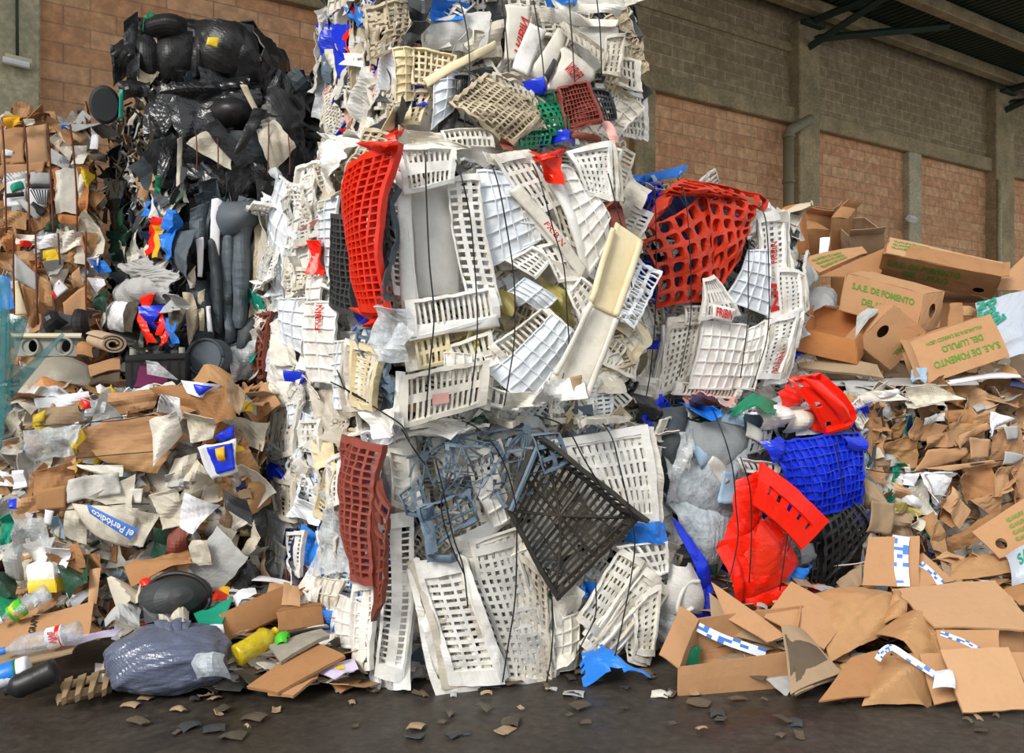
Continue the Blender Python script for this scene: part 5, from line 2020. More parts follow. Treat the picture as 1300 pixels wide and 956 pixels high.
slab('white_sack', 'lower white plastic sack with teal stripes at the right edge', 'sack', 'sackw', [(1276, 432, 5.95), (1320, 428, 6.1), (1320, 456, 5.9), (1280, 452, 5.8)], .006, .06, .03)
slab('plastic_film', 'grey plastic film bag left of the lettered cartons', 'bag', 'pgrey', [(1018, 372, 6.3), (1064, 362, 6.4), (1062, 390, 6.1), (1022, 396, 6.0)], .004, .06, .05)
slab('plastic_film', 'grey plastic sheet hanging over the white crates at the left of the pile', 'bag', 'pgrey', [(996, 328, 6.3), (1018, 336, 6.5), (1042, 350, 6.4), (1026, 364, 6.1)], .004, .05, .04)
slab('plastic_film', 'crumpled film with blue print inside the open carton', 'bag', 'pgrey', [(1088, 402, 5.95), (1122, 392, 6.0), (1112, 402, 5.9), (1086, 426, 5.75)], .004, .05, .03)
slab('cardboard_sheet', 'long pale grey cardboard sheet under the pile', 'cardboard', 'pgrey', [(985, 482, 6.0), (1228, 480, 6.0), (1242, 486, 5.5), (990, 492, 5.5)], .008, .01, .01)
slab('cardboard_sheet', 'white-edged sheet sticking out below the upside-down lettered carton', 'cardboard', 'pwhite', [(1176, 486, 5.65), (1290, 470, 5.9), (1296, 476, 5.7), (1180, 492, 5.5)], .008, .01, .01)
slab('plastic_film', 'blue and white plastic wrapper at the foot of the tilted carton', 'bag', 'pale', [(1156, 474, 5.6), (1176, 470, 5.6), (1176, 486, 5.5), (1158, 486, 5.5)], .004, .04, .03)
slab('paper_sheet', 'blue carton piece at the right edge on the paper bale', 'paper', 'navy', [(1284, 480, 5.8), (1306, 478, 5.9), (1306, 496, 5.7), (1282, 490, 5.6)], .01)
slab('opened_carton', 'pale cardboard tongue below the white crates at the left of the pile', 'cardboard', 'card3', [(996, 462, 5.75), (1018, 474, 5.7), (1006, 482, 5.6), (988, 478, 5.6)], .008)

# ---- cartons and wrapping paper on the floor, right foreground
o, P = slab('tape_strip', None, None, 'tape', [(0, 0, 1)] * 4) if False else (None, None)


def ribbon(parent, root, pts, w, mat='tape', name='tape_strip', up=(0, 0, 1), prints=True):
    """a strip of printed packing tape along 3-D points"""
    pts = smooth_pts(pts, 5)
    mb = MB()
    V, Fc, mi = [], [], []
    for i, p in enumerate(pts):
        t = norm(pts[min(i + 1, len(pts) - 1)] - pts[max(i - 1, 0)])
        s = norm(np.cross(t, norm(EYE - p)))
        V += [p - s * w / 2, p - s * w / 6, p + s * w / 6, p + s * w / 2]
    for i in range(len(pts) - 1):
        for j in range(3):
            Fc.append((4 * i + j, 4 * i + j + 1, 4 * i + 5 + j, 4 * i + 4 + j))
    for q, fc in enumerate(Fc):
        mb.add(np.array([V[x] for x in fc]), [(0, 1, 2, 3)], 1 if prints and random.Random(q * 7 + len(pts)).random() < .3 else 0)
    return mb.build(name, [mat, 'tapeblue'], parent, root=root)


r, P, bd = carton('cardboard_box', 'open brown carton with a raised flap and blue-printed tape, nearest the fallen blue scrap', (861, 847), (1004, 827), (862, 905), 3.95, .56, .22, .36, 1, 1, 'card', dv=(886, 785), skip='T',
                  flaps=[('LT', 60, .10)])
ribbon(bd, r, [at(886, 796, 4.22), at(920, 812, 4.2), (at(972, 830, 4.18))], .045)
slab('opened_carton', 'tall brown flap standing on edge behind the open carton', 'cardboard', 'card', [(903, 738, 4.45), (998, 808, 4.15), (974, 815, 4.12), (922, 786, 4.3)], .008, .005)
slab('opened_carton', 'inner flap of brown card leaning behind the tape in the open carton', 'cardboard', 'card4', [(900, 752, 4.45), (960, 800, 4.3), (1000, 826, 4.2), (905, 800, 4.35)], .008, .005)
slab('cardboard_sheet', 'square brown cardboard panel leaning in front of the red crates', 'cardboard', 'card', [(1005, 739, 4.5), (1078, 780, 4.35), (1046, 825, 4.15), (970, 783, 4.3)], .008, .01, .003)
for q in range(4):
    slab('cardboard_sheet', ('dark folded cardboard sheet, outermost of the curved layers', 'second curved cardboard layer', 'third curved cardboard layer', 'innermost of the curved cardboard layers')[q] + ' right of the open carton',
         'cardboard', ('card4', 'mud', 'card4', 'mud')[q], [(992 + q * 3, 794 + q * 4, 4.2 - q * .02), (1022 - q * 2, 800 + q * 4, 4.22 - q * .02), (1068 - q * 3, 856 + q * 3, 3.95), (1004 + q * 3, 880, 3.85)], .006, .03, .01)
slab('wrapping_paper', 'large sheet of brown wrapping paper between the square panel and the big carton', 'paper', 'kraft', [(1034, 750, 4.5), (1128, 741, 4.55), (1142, 792, 4.3), (1054, 840, 4.1)], .004, .06, .025)
slab('wrapping_paper', 'narrow twist of brown paper beside the big carton top', 'paper', 'kraft', [(1134, 752, 4.45), (1148, 750, 4.45), (1150, 790, 4.25), (1126, 784, 4.25)], .004, .05, .03)
o, P = slab('opened_carton', 'upright brown carton flap with a band of blue-printed tape', 'cardboard', 'card', [(1102, 682, 4.75), (1167, 681, 4.75), (1166, 746, 4.6), (1094, 743, 4.6)], .008, .005, .003)
ribbon(None, None, [P(.63, .0, .012), P(.62, .3, .014), P(.64, .7, .014), P(.68, 1., .012)], .085)
t = bpy.data.objects['tape_strip.001'] if 'tape_strip.001' in bpy.data.objects else None
if t:
    t.parent = o
    t.matrix_parent_inverse = o.matrix_basis.inverted()
o, P = slab('opened_carton', 'brown carton flap slanting away right of the upright taped flap', 'cardboard', 'card', [(1167, 704, 4.8), (1172, 703, 4.8), (1212, 738, 4.65), (1166, 746, 4.6)], .008, .005, .003)
o2 = ribbon(None, None, [at(1168, 716, 4.72), at(1180, 726, 4.68), at(1196, 742, 4.6)], .04)
o2.parent = o
o2.matrix_parent_inverse = o.matrix_basis.inverted()
carton('cardboard_box', 'big flat-topped brown carton at the right front', (1187, 797), (1300, 800), (1190, 862), 4.15, .5, .24, .5, 1, 1, 'card', dv=(1136, 748), flaps=[('TT', 6, .22)])
slab('cardboard_sheet', 'wide brown carton top with a faint tape line, right front', 'cardboard', 'card3', [(1132, 747, 4.5), (1262, 738, 4.6), (1320, 800, 4.15), (1186, 797, 4.1)], .010, .01, .005)
o, P = slab('cardboard_sheet', 'brown panel under the wide carton top, crossed by a strip of tape', 'cardboard', 'card', [(1188, 800, 4.07), (1268, 800, 4.07), (1267, 838, 3.98), (1196, 836, 3.98)], .008, .005, .003)
o2 = ribbon(None, None, [P(.05, .15, .012), P(.35, .4, .012), P(.68, .72, .012)], .022)
o2.parent = o
o2.matrix_parent_inverse = o.matrix_basis.inverted()
slab('cardboard_sheet', 'plain brown panel leaning at the bottom right corner', 'cardboard', 'card3', [(1194, 825, 3.92), (1280, 822, 3.94), (1312, 900, 3.72), (1222, 905, 3.70)], .012, .006, .003)
slab('cardboard_sheet', 'brown panel behind the leaning one at the right edge', 'cardboard', 'card', [(1282, 828, 3.96), (1330, 828, 3.98), (1340, 900, 3.78), (1312, 892, 3.78)], .008, .006, .003)
slab('cardboard_sheet', 'narrow brown panel between the wrapping paper and the leaning panel', 'cardboard', 'card', [(1167, 831, 3.97), (1196, 830, 3.97), (1216, 890, 3.8), (1186, 895, 3.78)], .008, .006, .004)
slab('wrapping_paper', 'peaked sheet of brown wrapping paper in the middle of the right foreground', 'paper', 'kraft', [(1113, 795, 4.2), (1170, 770, 4.3), (1208, 824, 4.05), (1165, 836, 3.98)], .004, .04, .03)
slab('wrapping_paper', 'folds of brown wrapping paper hanging below the peaked sheet', 'paper', 'kraft', [(1122, 830, 4.02), (1176, 830, 4.02), (1188, 892, 3.8), (1096, 892, 3.8)], .004, .05, .035)
slab('cardboard_sheet', 'reddish brown panel with clear tape lying at the bottom, left of the wrapping paper', 'cardboard', 'card2', [(1080, 836, 4.02), (1134, 822, 4.08), (1106, 885, 3.82), (1040, 890, 3.80)], .008, .01, .004)
r = empty('packing_tape', ground(1160, 3.95), 'loop of blue and white printed packing tape over the wrapping paper', 'tape')
ribbon(r, r, [at(1114, 838, 3.93), at(1120, 828, 3.92), at(1132, 822, 3.92), at(1152, 834, 3.88), at(1186, 856, 3.82), at(1204, 864, 3.8)], .028)
mb = MB()
P = Patch([at(1186, 852, 3.8), at(1208, 852, 3.8), at(1212, 875, 3.74), at(1184, 874, 3.74)], .03, .02, 4)
plain(mb, P, .003)
mb.build('crumpled_end', 'tape', r, root=r)
o, P = slab('opened_carton', 'green-printed carton flap with a half-round cut-out at the right edge', 'box', 'card', [(1234, 676, 5.0), (1320, 620, 5.1), (1330, 690, 4.9), (1269, 709, 4.85)], .01, .005, .003, hole=(.20, .66, .09, .15))
mb = MB()
for q in range(4):
    lettering(mb, P, 'VILLANUEVA DE CARRIZO', (.42, .28 + q * .16), (.55, .05), (.02, -.10), .009)
t = mb.build('printed_lettering', 'pgreen')
t.parent = o
t.matrix_parent_inverse = o.matrix_basis.inverted()
o, P = slab('white_sack', 'white sack with green lettering at the right edge, under the green-printed flap', 'sack', 'sackw', [(1278, 704, 4.8), (1320, 685, 4.8), (1320, 745, 4.65), (1288, 742, 4.65)], .006, .06, .02)
mb = MB()
lettering(mb, P, 'SAN', (.28, .55), (.5, -.2), (-.05, -.3), .012)
t = mb.build('printed_lettering', 'tgreen')
t.parent = o
t.matrix_parent_inverse = o.matrix_basis.inverted()
slab('wrapping_paper', 'wide roll of creased brown paper below the green-printed flap', 'paper', 'kraft', [(1210, 708, 5.0), (1262, 706, 5.0), (1296, 724, 4.8), (1206, 742, 4.75)], .004, .07, .03)
slab('wrapping_paper', 'crushed brown paper between the taped flap and the creased roll', 'paper', 'card4', [(1190, 716, 5.0), (1216, 722, 4.95), (1226, 746, 4.75), (1206, 744, 4.7)], .004, .05, .04)
slab('cardboard_sheet', 'brown cardboard corner at the right edge below the creased paper', 'cardboard', 'card2', [(1270, 748, 4.65), (1316, 738, 4.65), (1316, 772, 4.5), (1294, 768, 4.5)], .008, .02, .01)
slab('cardboard_sheet', 'dark strip of card leaning left of the upright taped flap', 'cardboard', 'card4', [(1062, 738, 4.75), (1094, 716, 4.8), (1094, 742, 4.7), (1070, 752, 4.65)], .008, .01, .01)
slab('plastic_scrap', 'ragged blue plastic scrap on the wet floor in front of the crate stack', 'plastic', 'blue2', [(734, 838, 4.15), (790, 822, 4.25), (826, 866, 3.98), (742, 852, 4.06)], .006, .05, .05, torn=.3)
slab('plastic_scrap', 'small green plastic scrap on the floor left of the open carton', 'plastic', 'green', [(862, 828, 4.2), (890, 822, 4.25), (886, 842, 4.12), (860, 848, 4.08)], .005, .03, .03)
slab('paper_sheet', 'small white sheet above the green scrap beside the open carton', 'paper', 'pwhite', [(868, 812, 4.35), (888, 810, 4.35), (888, 824, 4.28), (868, 830, 4.25)], .004)

# ---- on top of the left paper bale
r = empty('metal_box', at(60, 452, 5.5), 'grey metal box with two round holes, on top of the left front bale', 'box')
mb = MB()
q = [at(18, 427, 5.45), at(101, 427, 5.5), at(98, 452, 5.5), at(19, 452, 5.45)]
n_ = np.array([0, .28, 0])
for h_, c4 in ((.78, [q[0] * .5 + q[1] * .5, q[1], q[2], q[2] * .5 + q[3] * .5]), (.3, [q[0], q[0] * .5 + q[1] * .5, q[2] * .5 + q[3] * .5, q[3]])):
    P = Patch(c4, 0, 0)
    holed(mb, P, (.62 if h_ > .5 else .58, .5, .14, .30), .006)
for pl in ([q[0] + n_, q[1] + n_, q[1], q[0]], [q[1], q[1] + n_, q[2] + n_, q[2]], [q[0] + n_, q[0], q[3], q[3] + n_], [q[3], q[2], q[2] + n_, q[3] + n_], [q[1] + n_, q[0] + n_, q[3] + n_, q[2] + n_]):
    plain(mb, Patch(pl, 0, .002, facing=sum(pl) / 4 * 2 - (q[0] + q[2] + n_) / 2), .006, n=3)
mb.build('box_body', 'metal', r, root=r)
mb = MB()
P = Patch([at(14, 424, 5.44), at(104, 424, 5.5), at(103, 428, 5.46), at(15, 428, 5.42)], 0, 0)
plain(mb, P, .012, n=3)
mb.build('top_edge', 'lamp', r, root=r)
for px in (38, 81):
    mb = MB()
    cc = at(px, 440, 5.45)
    tube(mb, [cc + np.array([.055 * math.cos(w), 0, .055 * math.sin(w)]) for w in np.linspace(0, 2 * math.pi, 17)], .008, 6)
    mb.build('hole_rim', 'metal', r, root=r)
r = empty('seat_shell', at(88, 424, 5.62), 'dark seat-like shell with two raised lobes on the grey metal box', 'shell')
mb = MB()
P = Patch([at(62, 398, 5.75), at(112, 402, 5.75), at(110, 424, 5.55), at(70, 424, 5.55)], -.05, .004)
plain(mb, P, .03)
mb.build('seat', 'char', r, root=r)
for qd in ([(58, 404), (70, 396), (78, 408), (66, 426)], [(97, 396), (108, 396), (112, 428), (98, 426)]):
    mb = MB()
    P = Patch([at(x, y, 5.58) for x, y in qd], .09, .01, 5, 2, 0, .08)
    plain(mb, P, .05)
    mb.build('side_lobe', 'black', r, root=r)
# rolled carpet: a spiral sheet
r = empty('rolled_carpet', at(135, 446, 5.35), 'rolled beige carpet beside the battery on the left bale', 'carpet')
mb = MB()
ax0, ax1 = at(144, 437, 5.12), at(123, 431, 5.42)
axd = norm(ax1 - ax0)
sx = norm(np.cross(axd, (0, 0, 1)))
sz = np.cross(sx, axd)
th = np.linspace(0, 2 * math.pi * 2.4, 60)
V, Fc = [], []
for lay in (0, .012):
    for e_ in (ax0, ax1):
        for t in th:
            rr = .012 + .0165 * t / (2 * math.pi) + lay * .8
            V.append(e_ + sx * rr * 1.35 * math.cos(t) + sz * rr * math.sin(t))
N_ = len(th)
for i in range(N_ - 1):
    Fc += [(i, N_ + i, N_ + i + 1, i + 1), (2 * N_ + i, 2 * N_ + i + 1, 3 * N_ + i + 1, 3 * N_ + i), (i, i + 1, 2 * N_ + i + 1, 2 * N_ + i), (N_ + i, 3 * N_ + i, 3 * N_ + i + 1, N_ + i + 1)]
mb.add(V, Fc)
mb.build('carpet_pile', 'rug', r, root=r, smooth=False)
slab('carpet_scrap', 'curled brown carpet end between the metal box and the rolled carpet', 'carpet', 'card2', [(100, 434, 5.35), (118, 440, 5.3), (116, 452, 5.25), (98, 450, 5.3)], .02, .05)
o, P = slab('dusty_sack', 'long dusty grey sack lying below the metal box on the left bale', 'sack', 'stone', [(36, 462, 5.25), (112, 458, 5.3), (115, 490, 4.95), (32, 494, 4.9)], .02, .12, .012, r=.03)
r = empty('car_battery', at(196, 496, 5.0), 'black car battery with magenta stains on the left bale', 'battery')
fq = [at(160, 452, 4.98), at(235, 449, 5.12), at(235, 478, 5.12), at(161, 495, 4.98)]
fq[2][2] = fq[3][2] = 1.385
bk = np.array([-.05, .22, 0])
mb = MB()
ctr = sum(fq) / 4 + bk / 2
for pl in (fq, [fq[0] + bk, fq[1] + bk, fq[1], fq[0]], [fq[0] + bk, fq[0], fq[3], fq[3] + bk], [fq[1], fq[1] + bk, fq[2] + bk, fq[2]], [fq[1] + bk, fq[0] + bk, fq[3] + bk, fq[2] + bk]):
    plain(mb, Patch(pl, .006, .002, facing=sum(pl) / 4 + (sum(pl) / 4 - ctr) * 9), .01, n=6)
for t in np.linspace(.1, .9, 6):      # moulded ribs down the front
    tube(mb, [fq[0] * (1 - t) + fq[1] * t + np.array([0, -.008, -.03]), fq[3] * (1 - t) + fq[2] * t + np.array([0, -.008, .01])], .006, 4)
tube(mb, [fq[0] + np.array([0, -.01, -.025]), fq[1] + np.array([0, -.01, -.025])], .012, 4)
mb.build('case', 'black', r, root=r)
mb = MB()
plain(mb, Patch([fq[0] * .75 + fq[1] * .25 + np.array([0, -.02, -.06]), fq[0] * .3 + fq[1] * .7 + np.array([0, -.02, -.07]), fq[3] * .3 + fq[2] * .7 + np.array([0, -.02, .01]), fq[3] * .85 + fq[2] * .15 + np.array([0, -.02, .01])], .002, .002, 3, 2, 0, .08), .002)
mb.build('stained_label', 'magenta', r, root=r)
for t in (.2, .5, .8):
    mb = MB()
    p = (fq[0] * (1 - t) + fq[1] * t) + bk * .5
    tube(mb, [p, p + np.array([0, 0, .025])], .035, 12)
    mb.build('filler_cap', 'char', r, root=r)
for t in (.08, .92):
    mb = MB()
    p = (fq[0] * (1 - t) + fq[1] * t) + bk * .25
    tube(mb, [p, p + np.array([0, 0, .04])], .018, 10)
    mb.build('terminal', 'metal', r, root=r)
slab('plastic_film', 'clear film scrap across the front of the car battery', 'plastic', 'clear', [(185, 458, 4.9), (200, 460, 4.9), (226, 482, 4.92), (188, 476, 4.88)], .003, .02, .02)
# half-round rubber disc
r = empty('rubber_disc', at(262, 470, 5.25), 'blue-grey half-round rubber disc standing behind the car battery', 'disc')
c0 = at(262, 454, 5.3)
mb = MB()
prof = [(0, .001), (0, .10), (.25, .118), (1, .118), (1, .001)]
lathe(mb, c0 + np.array([0, -.02, 0]), c0 + np.array([.02, .10, 0]), prof, 28)
mb.build('disc_face', 'rubber', r, root=r)
mb = MB()
tube(mb, [c0 + np.array([.112 * math.cos(w), -.02, .112 * math.sin(w)]) for w in np.linspace(0, 2 * math.pi, 25)], .012, 6)
mb.build('rim', 'rubber2', r, root=r, smooth=True)
slab('cardboard_sheet', 'brown card strip left of the battery on the left bale', 'cardboard', 'card', [(112, 464, 5.1), (152, 452, 5.2), (152, 468, 5.05), (114, 476, 5.0)], .01, .01, .01)
slab('cardboard_sheet', 'dark strip under the brown card left of the battery', 'cardboard', 'mud', [(110, 478, 5.05), (152, 468, 5.1), (152, 484, 4.98), (114, 490, 4.95)], .01, .01, .01)
slab('wrapping_paper', 'torn kraft paper between the rubber disc and the bale edge', 'paper', 'kraft', [(242, 472, 5.1), (290, 470, 5.1), (300, 490, 4.95), (250, 486, 4.95)], .004, .05, .05)
slab('paper_scrap', 'rust-brown crumpled scrap in front of the dusty sack', 'paper', 'orcard', [(40, 488, 4.95), (92, 482, 5.0), (96, 500, 4.85), (44, 504, 4.85)], .004, .04, .05)
slab('plastic_film', 'white and clear film in front of the dusty sack at the bale edge', 'plastic', 'w4', [(16, 504, 4.85), (100, 496, 4.9), (106, 512, 4.75), (20, 520, 4.75)], .004, .05, .05)
# teal glass shards
sh = [('tall narrow teal glass shard at the left edge', [(-6, 345, 4.6), (12, 358, 4.6), (14, 520, 4.55), (-8, 560, 4.5)]),
      ('pointed teal glass shard leaning right over the metal box', [(79, 423, 4.75), (82, 425, 4.75), (14, 508, 4.6), (8, 486, 4.6)]),
      ('broad teal glass shard behind the tall narrow one', [(12, 398, 4.7), (36, 404, 4.7), (16, 470, 4.65), (2, 460, 4.62)]),
      ('short teal glass shard with a pale edge low at the left', [(14, 462, 4.62), (44, 468, 4.66), (16, 506, 4.58), (8, 500, 4.58)]),
      ('long teal glass shard slanting down to the left bale edge', [(2, 390, 4.5), (8, 394, 4.5), (6, 545, 4.46), (-6, 600, 4.44)])]
for lb, q in sh:
    slab('glass_shard', lb, 'glass', 'glass', q, .01, .0, .0, r=0)
slab('plastic_scrap', 'bright blue plastic piece behind the teal glass shards', 'plastic', 'blue2', [(-4, 348, 5.5), (12, 354, 5.5), (18, 392, 5.45), (2, 396, 5.45)], .02, .02)

# ---- litter on the floor, left foreground
r = empty('rubbish_bag', ground(216, 4.05), 'full grey plastic rubbish bag on the floor at the left front', 'bag')
mb = MB()
V, Fc = [], []
NU, NV = 110, 54
cc = ground(216, 4.05, .145)
for j in range(NV + 1):
    ph = math.pi * j / NV
    for i in range(NU):
        t = 2 * math.pi * i / NU
        p = np.array([math.sin(ph) * math.cos(t), math.sin(ph) * math.sin(t), math.cos(ph)])
        k_ = 1 + (.09 * float(folds(np.array(math.sin(t) * .5), np.array(ph * .5 + math.cos(t) * .3), 21, 1.6, 8)) + .03 * math.sin(9 * t + 3 * math.cos(4 * ph)) * (1 - ph / math.pi)) * math.sin(ph)
        s_ = np.sign(p) * np.abs(p) ** .8
        V.append(cc + s_ * np.array([.275, .22, .145]) * k_)
for j in range(NV):
    for i in range(NU):
        l = (i + 1) % NU
        Fc.append((j * NU + i, (j + 1) * NU + i, (j + 1) * NU + l, j * NU + l))
mb.add(V, Fc)
mb.build('bag_body', 'bag', r, root=r, smooth=False)
mb = MB()
plain(mb, Patch([at(244, 830, 3.87), at(284, 828, 3.86), at(286, 858, 3.82), at(246, 860, 3.82)], .04, .03, 8, 4, 0, .12, crease=True), .003)
mb.build('clear_window', 'gfilm', r, root=r)
mb = MB()
for q in range(4):
    plain(mb, Patch([at(196 + q * 10, 790, 4.1), at(212 + q * 10, 786, 4.1), at(214 + q * 8, 806, 4.0), at(204 + q * 8, 806, 4.0)], .02, .02, 60 + q, 4), .004)
mb.build('gathered_top', 'bag', r, root=r)


def bottle(label, a, c, rad, mat, cap='blue2', lab=None, group=None, dent=.05, squash=1.0, labtext=None):
    a, c = np.asarray(a), np.asarray(c)
    base = (a + c) / 2
    base = np.array([base[0], base[1], min(a[2], c[2]) - rad])
    r = empty('plastic_bottle', base, label, 'bottle', group)
    mb = MB()
    R = rad
    lathe(mb, a, c, [(0, R * .7), (.02, R * .95), (.08, R), (.16, R * .96), (.22, R), (.30, R * .96), (.36, R), (.55, R), (.62, R * .94), (.70, R), (.80, R * .8), (.88, R * .45), (.92, R * .30), (.97, R * .30)], 22, 0, squash, dent, int(rad * 1e4))
    mb.build('bottle_body', mat, r, root=r, smooth=True)
    if cap:
        mb = MB()
        lathe(mb, a + (c - a) * .955, a + (c - a) * 1.02, [(0, R * .36), (1, R * .36)], 14)
        mb.build('cap', cap, r, root=r, smooth=False)
    if lab:
        mb = MB()
        lathe(mb, a + (c - a) * lab[1], a + (c - a) * lab[2], [(0, R * 1.02), (.01, R * 1.03), (.99, R * 1.03), (1, R * 1.02)], 22, 0, squash, dent, int(rad * 1e4))
        lb = mb.build('wrapper', lab[0], r, root=r, smooth=True)
        if len(lab) > 3:
            for (m2, t0, t1) in lab[3]:
                mb = MB()
                lathe(mb, a + (c - a) * t0, a + (c - a) * t1, [(0, R * 1.035), (1, R * 1.035)], 22, 0, squash, dent, int(rad * 1e4))
                mb.build('wrapper_band', m2, lb, root=r, smooth=True)
        if labtext:
            t = norm(c - a)
            up = norm(EYE - base)
            sd = norm(np.cross(up, t))
            up = np.cross(t, sd)
            m = a + (c - a) * (lab[1] + lab[2]) / 2 + up * (R * 1.06)
            # letters run across the bottle
            P = Patch([m - sd * R * .7 - t * .03, m - sd * R * .7 + t * .03, m + sd * R * .7 + t * .03, m + sd * R * .7 - t * .03], .0)
            mb = MB()
            lettering(mb, P, labtext, (.8, .95), (0, -.9), (-.6, 0), .002)
            mb.build('printed_lettering', 'ink', lb, root=r)
    return r


bottle('clear water bottle with a red and white label lying at the left front', at(103, 800, 4.05), at(2, 827, 3.98), .047, 'pet', 'blue2', ('pwhite', .22, .42, [('bright', .24, .30)]), labtext='Viva')
bottle('crushed clear bottle with a yellow-green label, upper left of the water bottle', at(62, 750, 4.35), at(0, 788, 4.25), .055, 'pet', 'pwhite', ('lime', .52, .80, [('yellow', .60, .74)]), dent=.14, squash=.7)
bottle('white bottle with a blue label at the bottom left corner', at(38, 846, 3.86), at(-34, 872, 3.8), .05, 'w4', 'blue2', ('blue2', .22, .7, [('green', .20, .24)]))
bottle('yellow plastic bottle lying by the brown carton in the left front', at(300, 834, 4.05), at(350, 801, 4.2), .055, 'petyellow', 'yellow', dent=.06)
bottle('dark bottle lying below the white and blue one', at(72, 850, 3.82), at(4, 880, 3.76), .055, 'black', None, dent=.02)
slab('plastic_scrap', 'bright green plastic scrap at the neck of the yellow bottle', 'plastic', 'lime', [(352, 808, 4.15), (366, 804, 4.16), (362, 814, 4.1), (352, 818, 4.1)], .02, .03)
o, P = slab('cardboard_sheet', 'brown cardboard panel with a column of black capitals, left front', 'cardboard', 'card', [(-10, 796, 4.3), (120, 764, 4.4), (113, 808, 4.2), (-10, 832, 4.1)], .008, .005, .004)
mb = MB()
lettering(mb, P, 'GRAPHI', (.43, .60), (.03, -.58), (-.07, -.03), .008)
t = mb.build('printed_lettering', 'inkblack')
t.parent = o
t.matrix_parent_inverse = o.matrix_basis.inverted()
slab('cardboard_sheet', 'brown cardboard sheet on the floor under the clear water bottle', 'cardboard', 'card4', [(-20, 832, 4.08), (98, 820, 4.1), (92, 828, 3.98), (-20, 856, 3.9)], .008, .005, .004)
slab('paper_sheet', 'long white sheet between the water bottle and the rubbish bag', 'paper', 'purple', [(80, 808, 4.2), (158, 797, 4.28), (146, 806, 4.15), (84, 822, 4.05)], .003, .01, .01)
r = empty('wooden_pallet', ground(113, 3.85), 'row of wooden slats on the floor at the bottom left', 'pallet')
for q in range(4):
    mb = MB()
    x0, x1 = 80 + q * 17, 91 + q * 17
    y0 = 863 - q * 3.6
    pl = [on_z(x0 + 2, y0 + 3, .06), on_z(x1 + 2, y0 - 1, .06), on_z(x1 - 7, y0 + 26, .06), on_z(x0 - 2, y0 + 29, .06)]
    plain(mb, Patch(pl, 0, .002), .03, n=5)
    mb.build('slat', 'wood', r, root=r)
for yy in (.15, .85):
    mb = MB()
    a_, c_ = on_z(80, 866 + yy * 22, .04), on_z(148, 850 + yy * 22, .04)
    tube(mb, [a_ + np.array([-.03 * yy, 0, -.015]), c_ + np.array([-.03 * yy, 0, -.015])], .028, 4)
    mb.build('stringer', 'wood', r, root=r)
# dented black drum lid
r = empty('black_drum', at(222, 790, 4.45), 'dented black round drum lying in front of the left paper bale', 'drum')
mb = MB()
ca, cb = at(226, 758, 4.38), at(214, 764, 4.7)
lathe(mb, ca, cb, [(-.30, .001), (-.26, .06), (-.14, .12), (0, .155), (.12, .172), (.2, .165), (.9, .16), (1, .17), (1, .001)], 30, 0, .72, .05, 4)
mb.build('drum_body', 'char', r, root=r, smooth=False)
mb = MB()
tube(mb, [ca + np.array([.165 * math.cos(w), -.005, .122 * math.sin(w)]) for w in np.linspace(0, 2 * math.pi, 29)], .012, 6)
mb.build('rim', 'black', r, root=r, smooth=True)
slab('drum_scrap', 'torn black plastic flap at the lower left of the dented drum', 'plastic', 'char', [(180, 756, 4.4), (212, 772, 4.35), (240, 792, 4.28), (184, 786, 4.28)], .01, .05, .03)
r, P, bd = carton('cardboard_box', 'reddish brown carton panel standing behind the yellow bottle', (281, 779), (361, 743), (287, 815), 4.3, .36, .14, .10, 1, -1, 'card2', skip='K')
o, P = slab('opened_carton', 'corrugated brown flap folded back from the reddish carton', 'cardboard', 'card3', [(360, 742, 4.42), (379, 744, 4.45), (381, 770, 4.35), (358, 766, 4.33)], .008, .01)
carton('cardboard_box', 'small crushed carton with an open end between the yellow bottle and the white crates', (352, 776), (408, 768), (354, 802), 4.25, .26, .11, .2, 1, -1, 'card2', skip='L', dv=(362, 770))
slab('wooden_board', 'pale peeling board slanting below the small crushed carton', 'board', 'stone', [(342, 822, 4.1), (408, 799, 4.25), (418, 808, 4.15), (356, 840, 3.98)], .02, .01)
slab('wooden_board', 'long brown board slanting at the foot of the crate bale', 'board', 'card2', [(314, 872, 3.9), (402, 815, 4.15), (438, 834, 4.0), (352, 880, 3.8)], .015, .005)
slab('wooden_board', 'second brown board under the long slanting one', 'board', 'card', [(340, 880, 3.84), (408, 846, 4.0), (402, 862, 3.92), (372, 884, 3.8)], .015, .005)
o, P = slab('printed_leaflet', 'lilac leaflet with a yellow spot on the floor by the crate bale', 'paper', 'purple', [(401, 852, 3.98), (448, 836, 4.06), (455, 849, 3.98), (426, 862, 3.9)], .004)
mb = MB()
plain(mb, Patch([P(.35, .3, .005), P(.65, .3, .005), P(.6, .6, .005), P(.4, .6, .005)], 0, 0, 3, 2, 0, .1), .002, n=6)
t = mb.build('printed_spot', 'yellow')
t.parent = o
t.matrix_parent_inverse = o.matrix_basis.inverted()
o, P = slab('cardboard_sheet', 'teal board leaning behind the rubbish bag', 'board', 'tgreen', [(246, 780, 4.35), (296, 760, 4.45), (282, 792, 4.25), (252, 792, 4.25)], .008, .005)
slab('paper_sheet', 'white sheet between the teal board and the reddish carton', 'paper', 'pwhite', [(258, 792, 4.28), (282, 786, 4.3), (286, 812, 4.12), (278, 812, 4.1)], .004)
slab('paper_sheet', 'crumpled white paper behind the reddish carton', 'paper', 'pwhite', [(296, 756, 4.5), (322, 742, 4.55), (328, 758, 4.45), (298, 768, 4.42)], .004, .03, .03)
slab('paper_sheet', 'crumpled greyish paper on the edge of the rubbish bag', 'paper', 'paper2', [(202, 786, 4.3), (240, 776, 4.35), (236, 794, 4.22), (204, 796, 4.2)], .004, .04, .04)
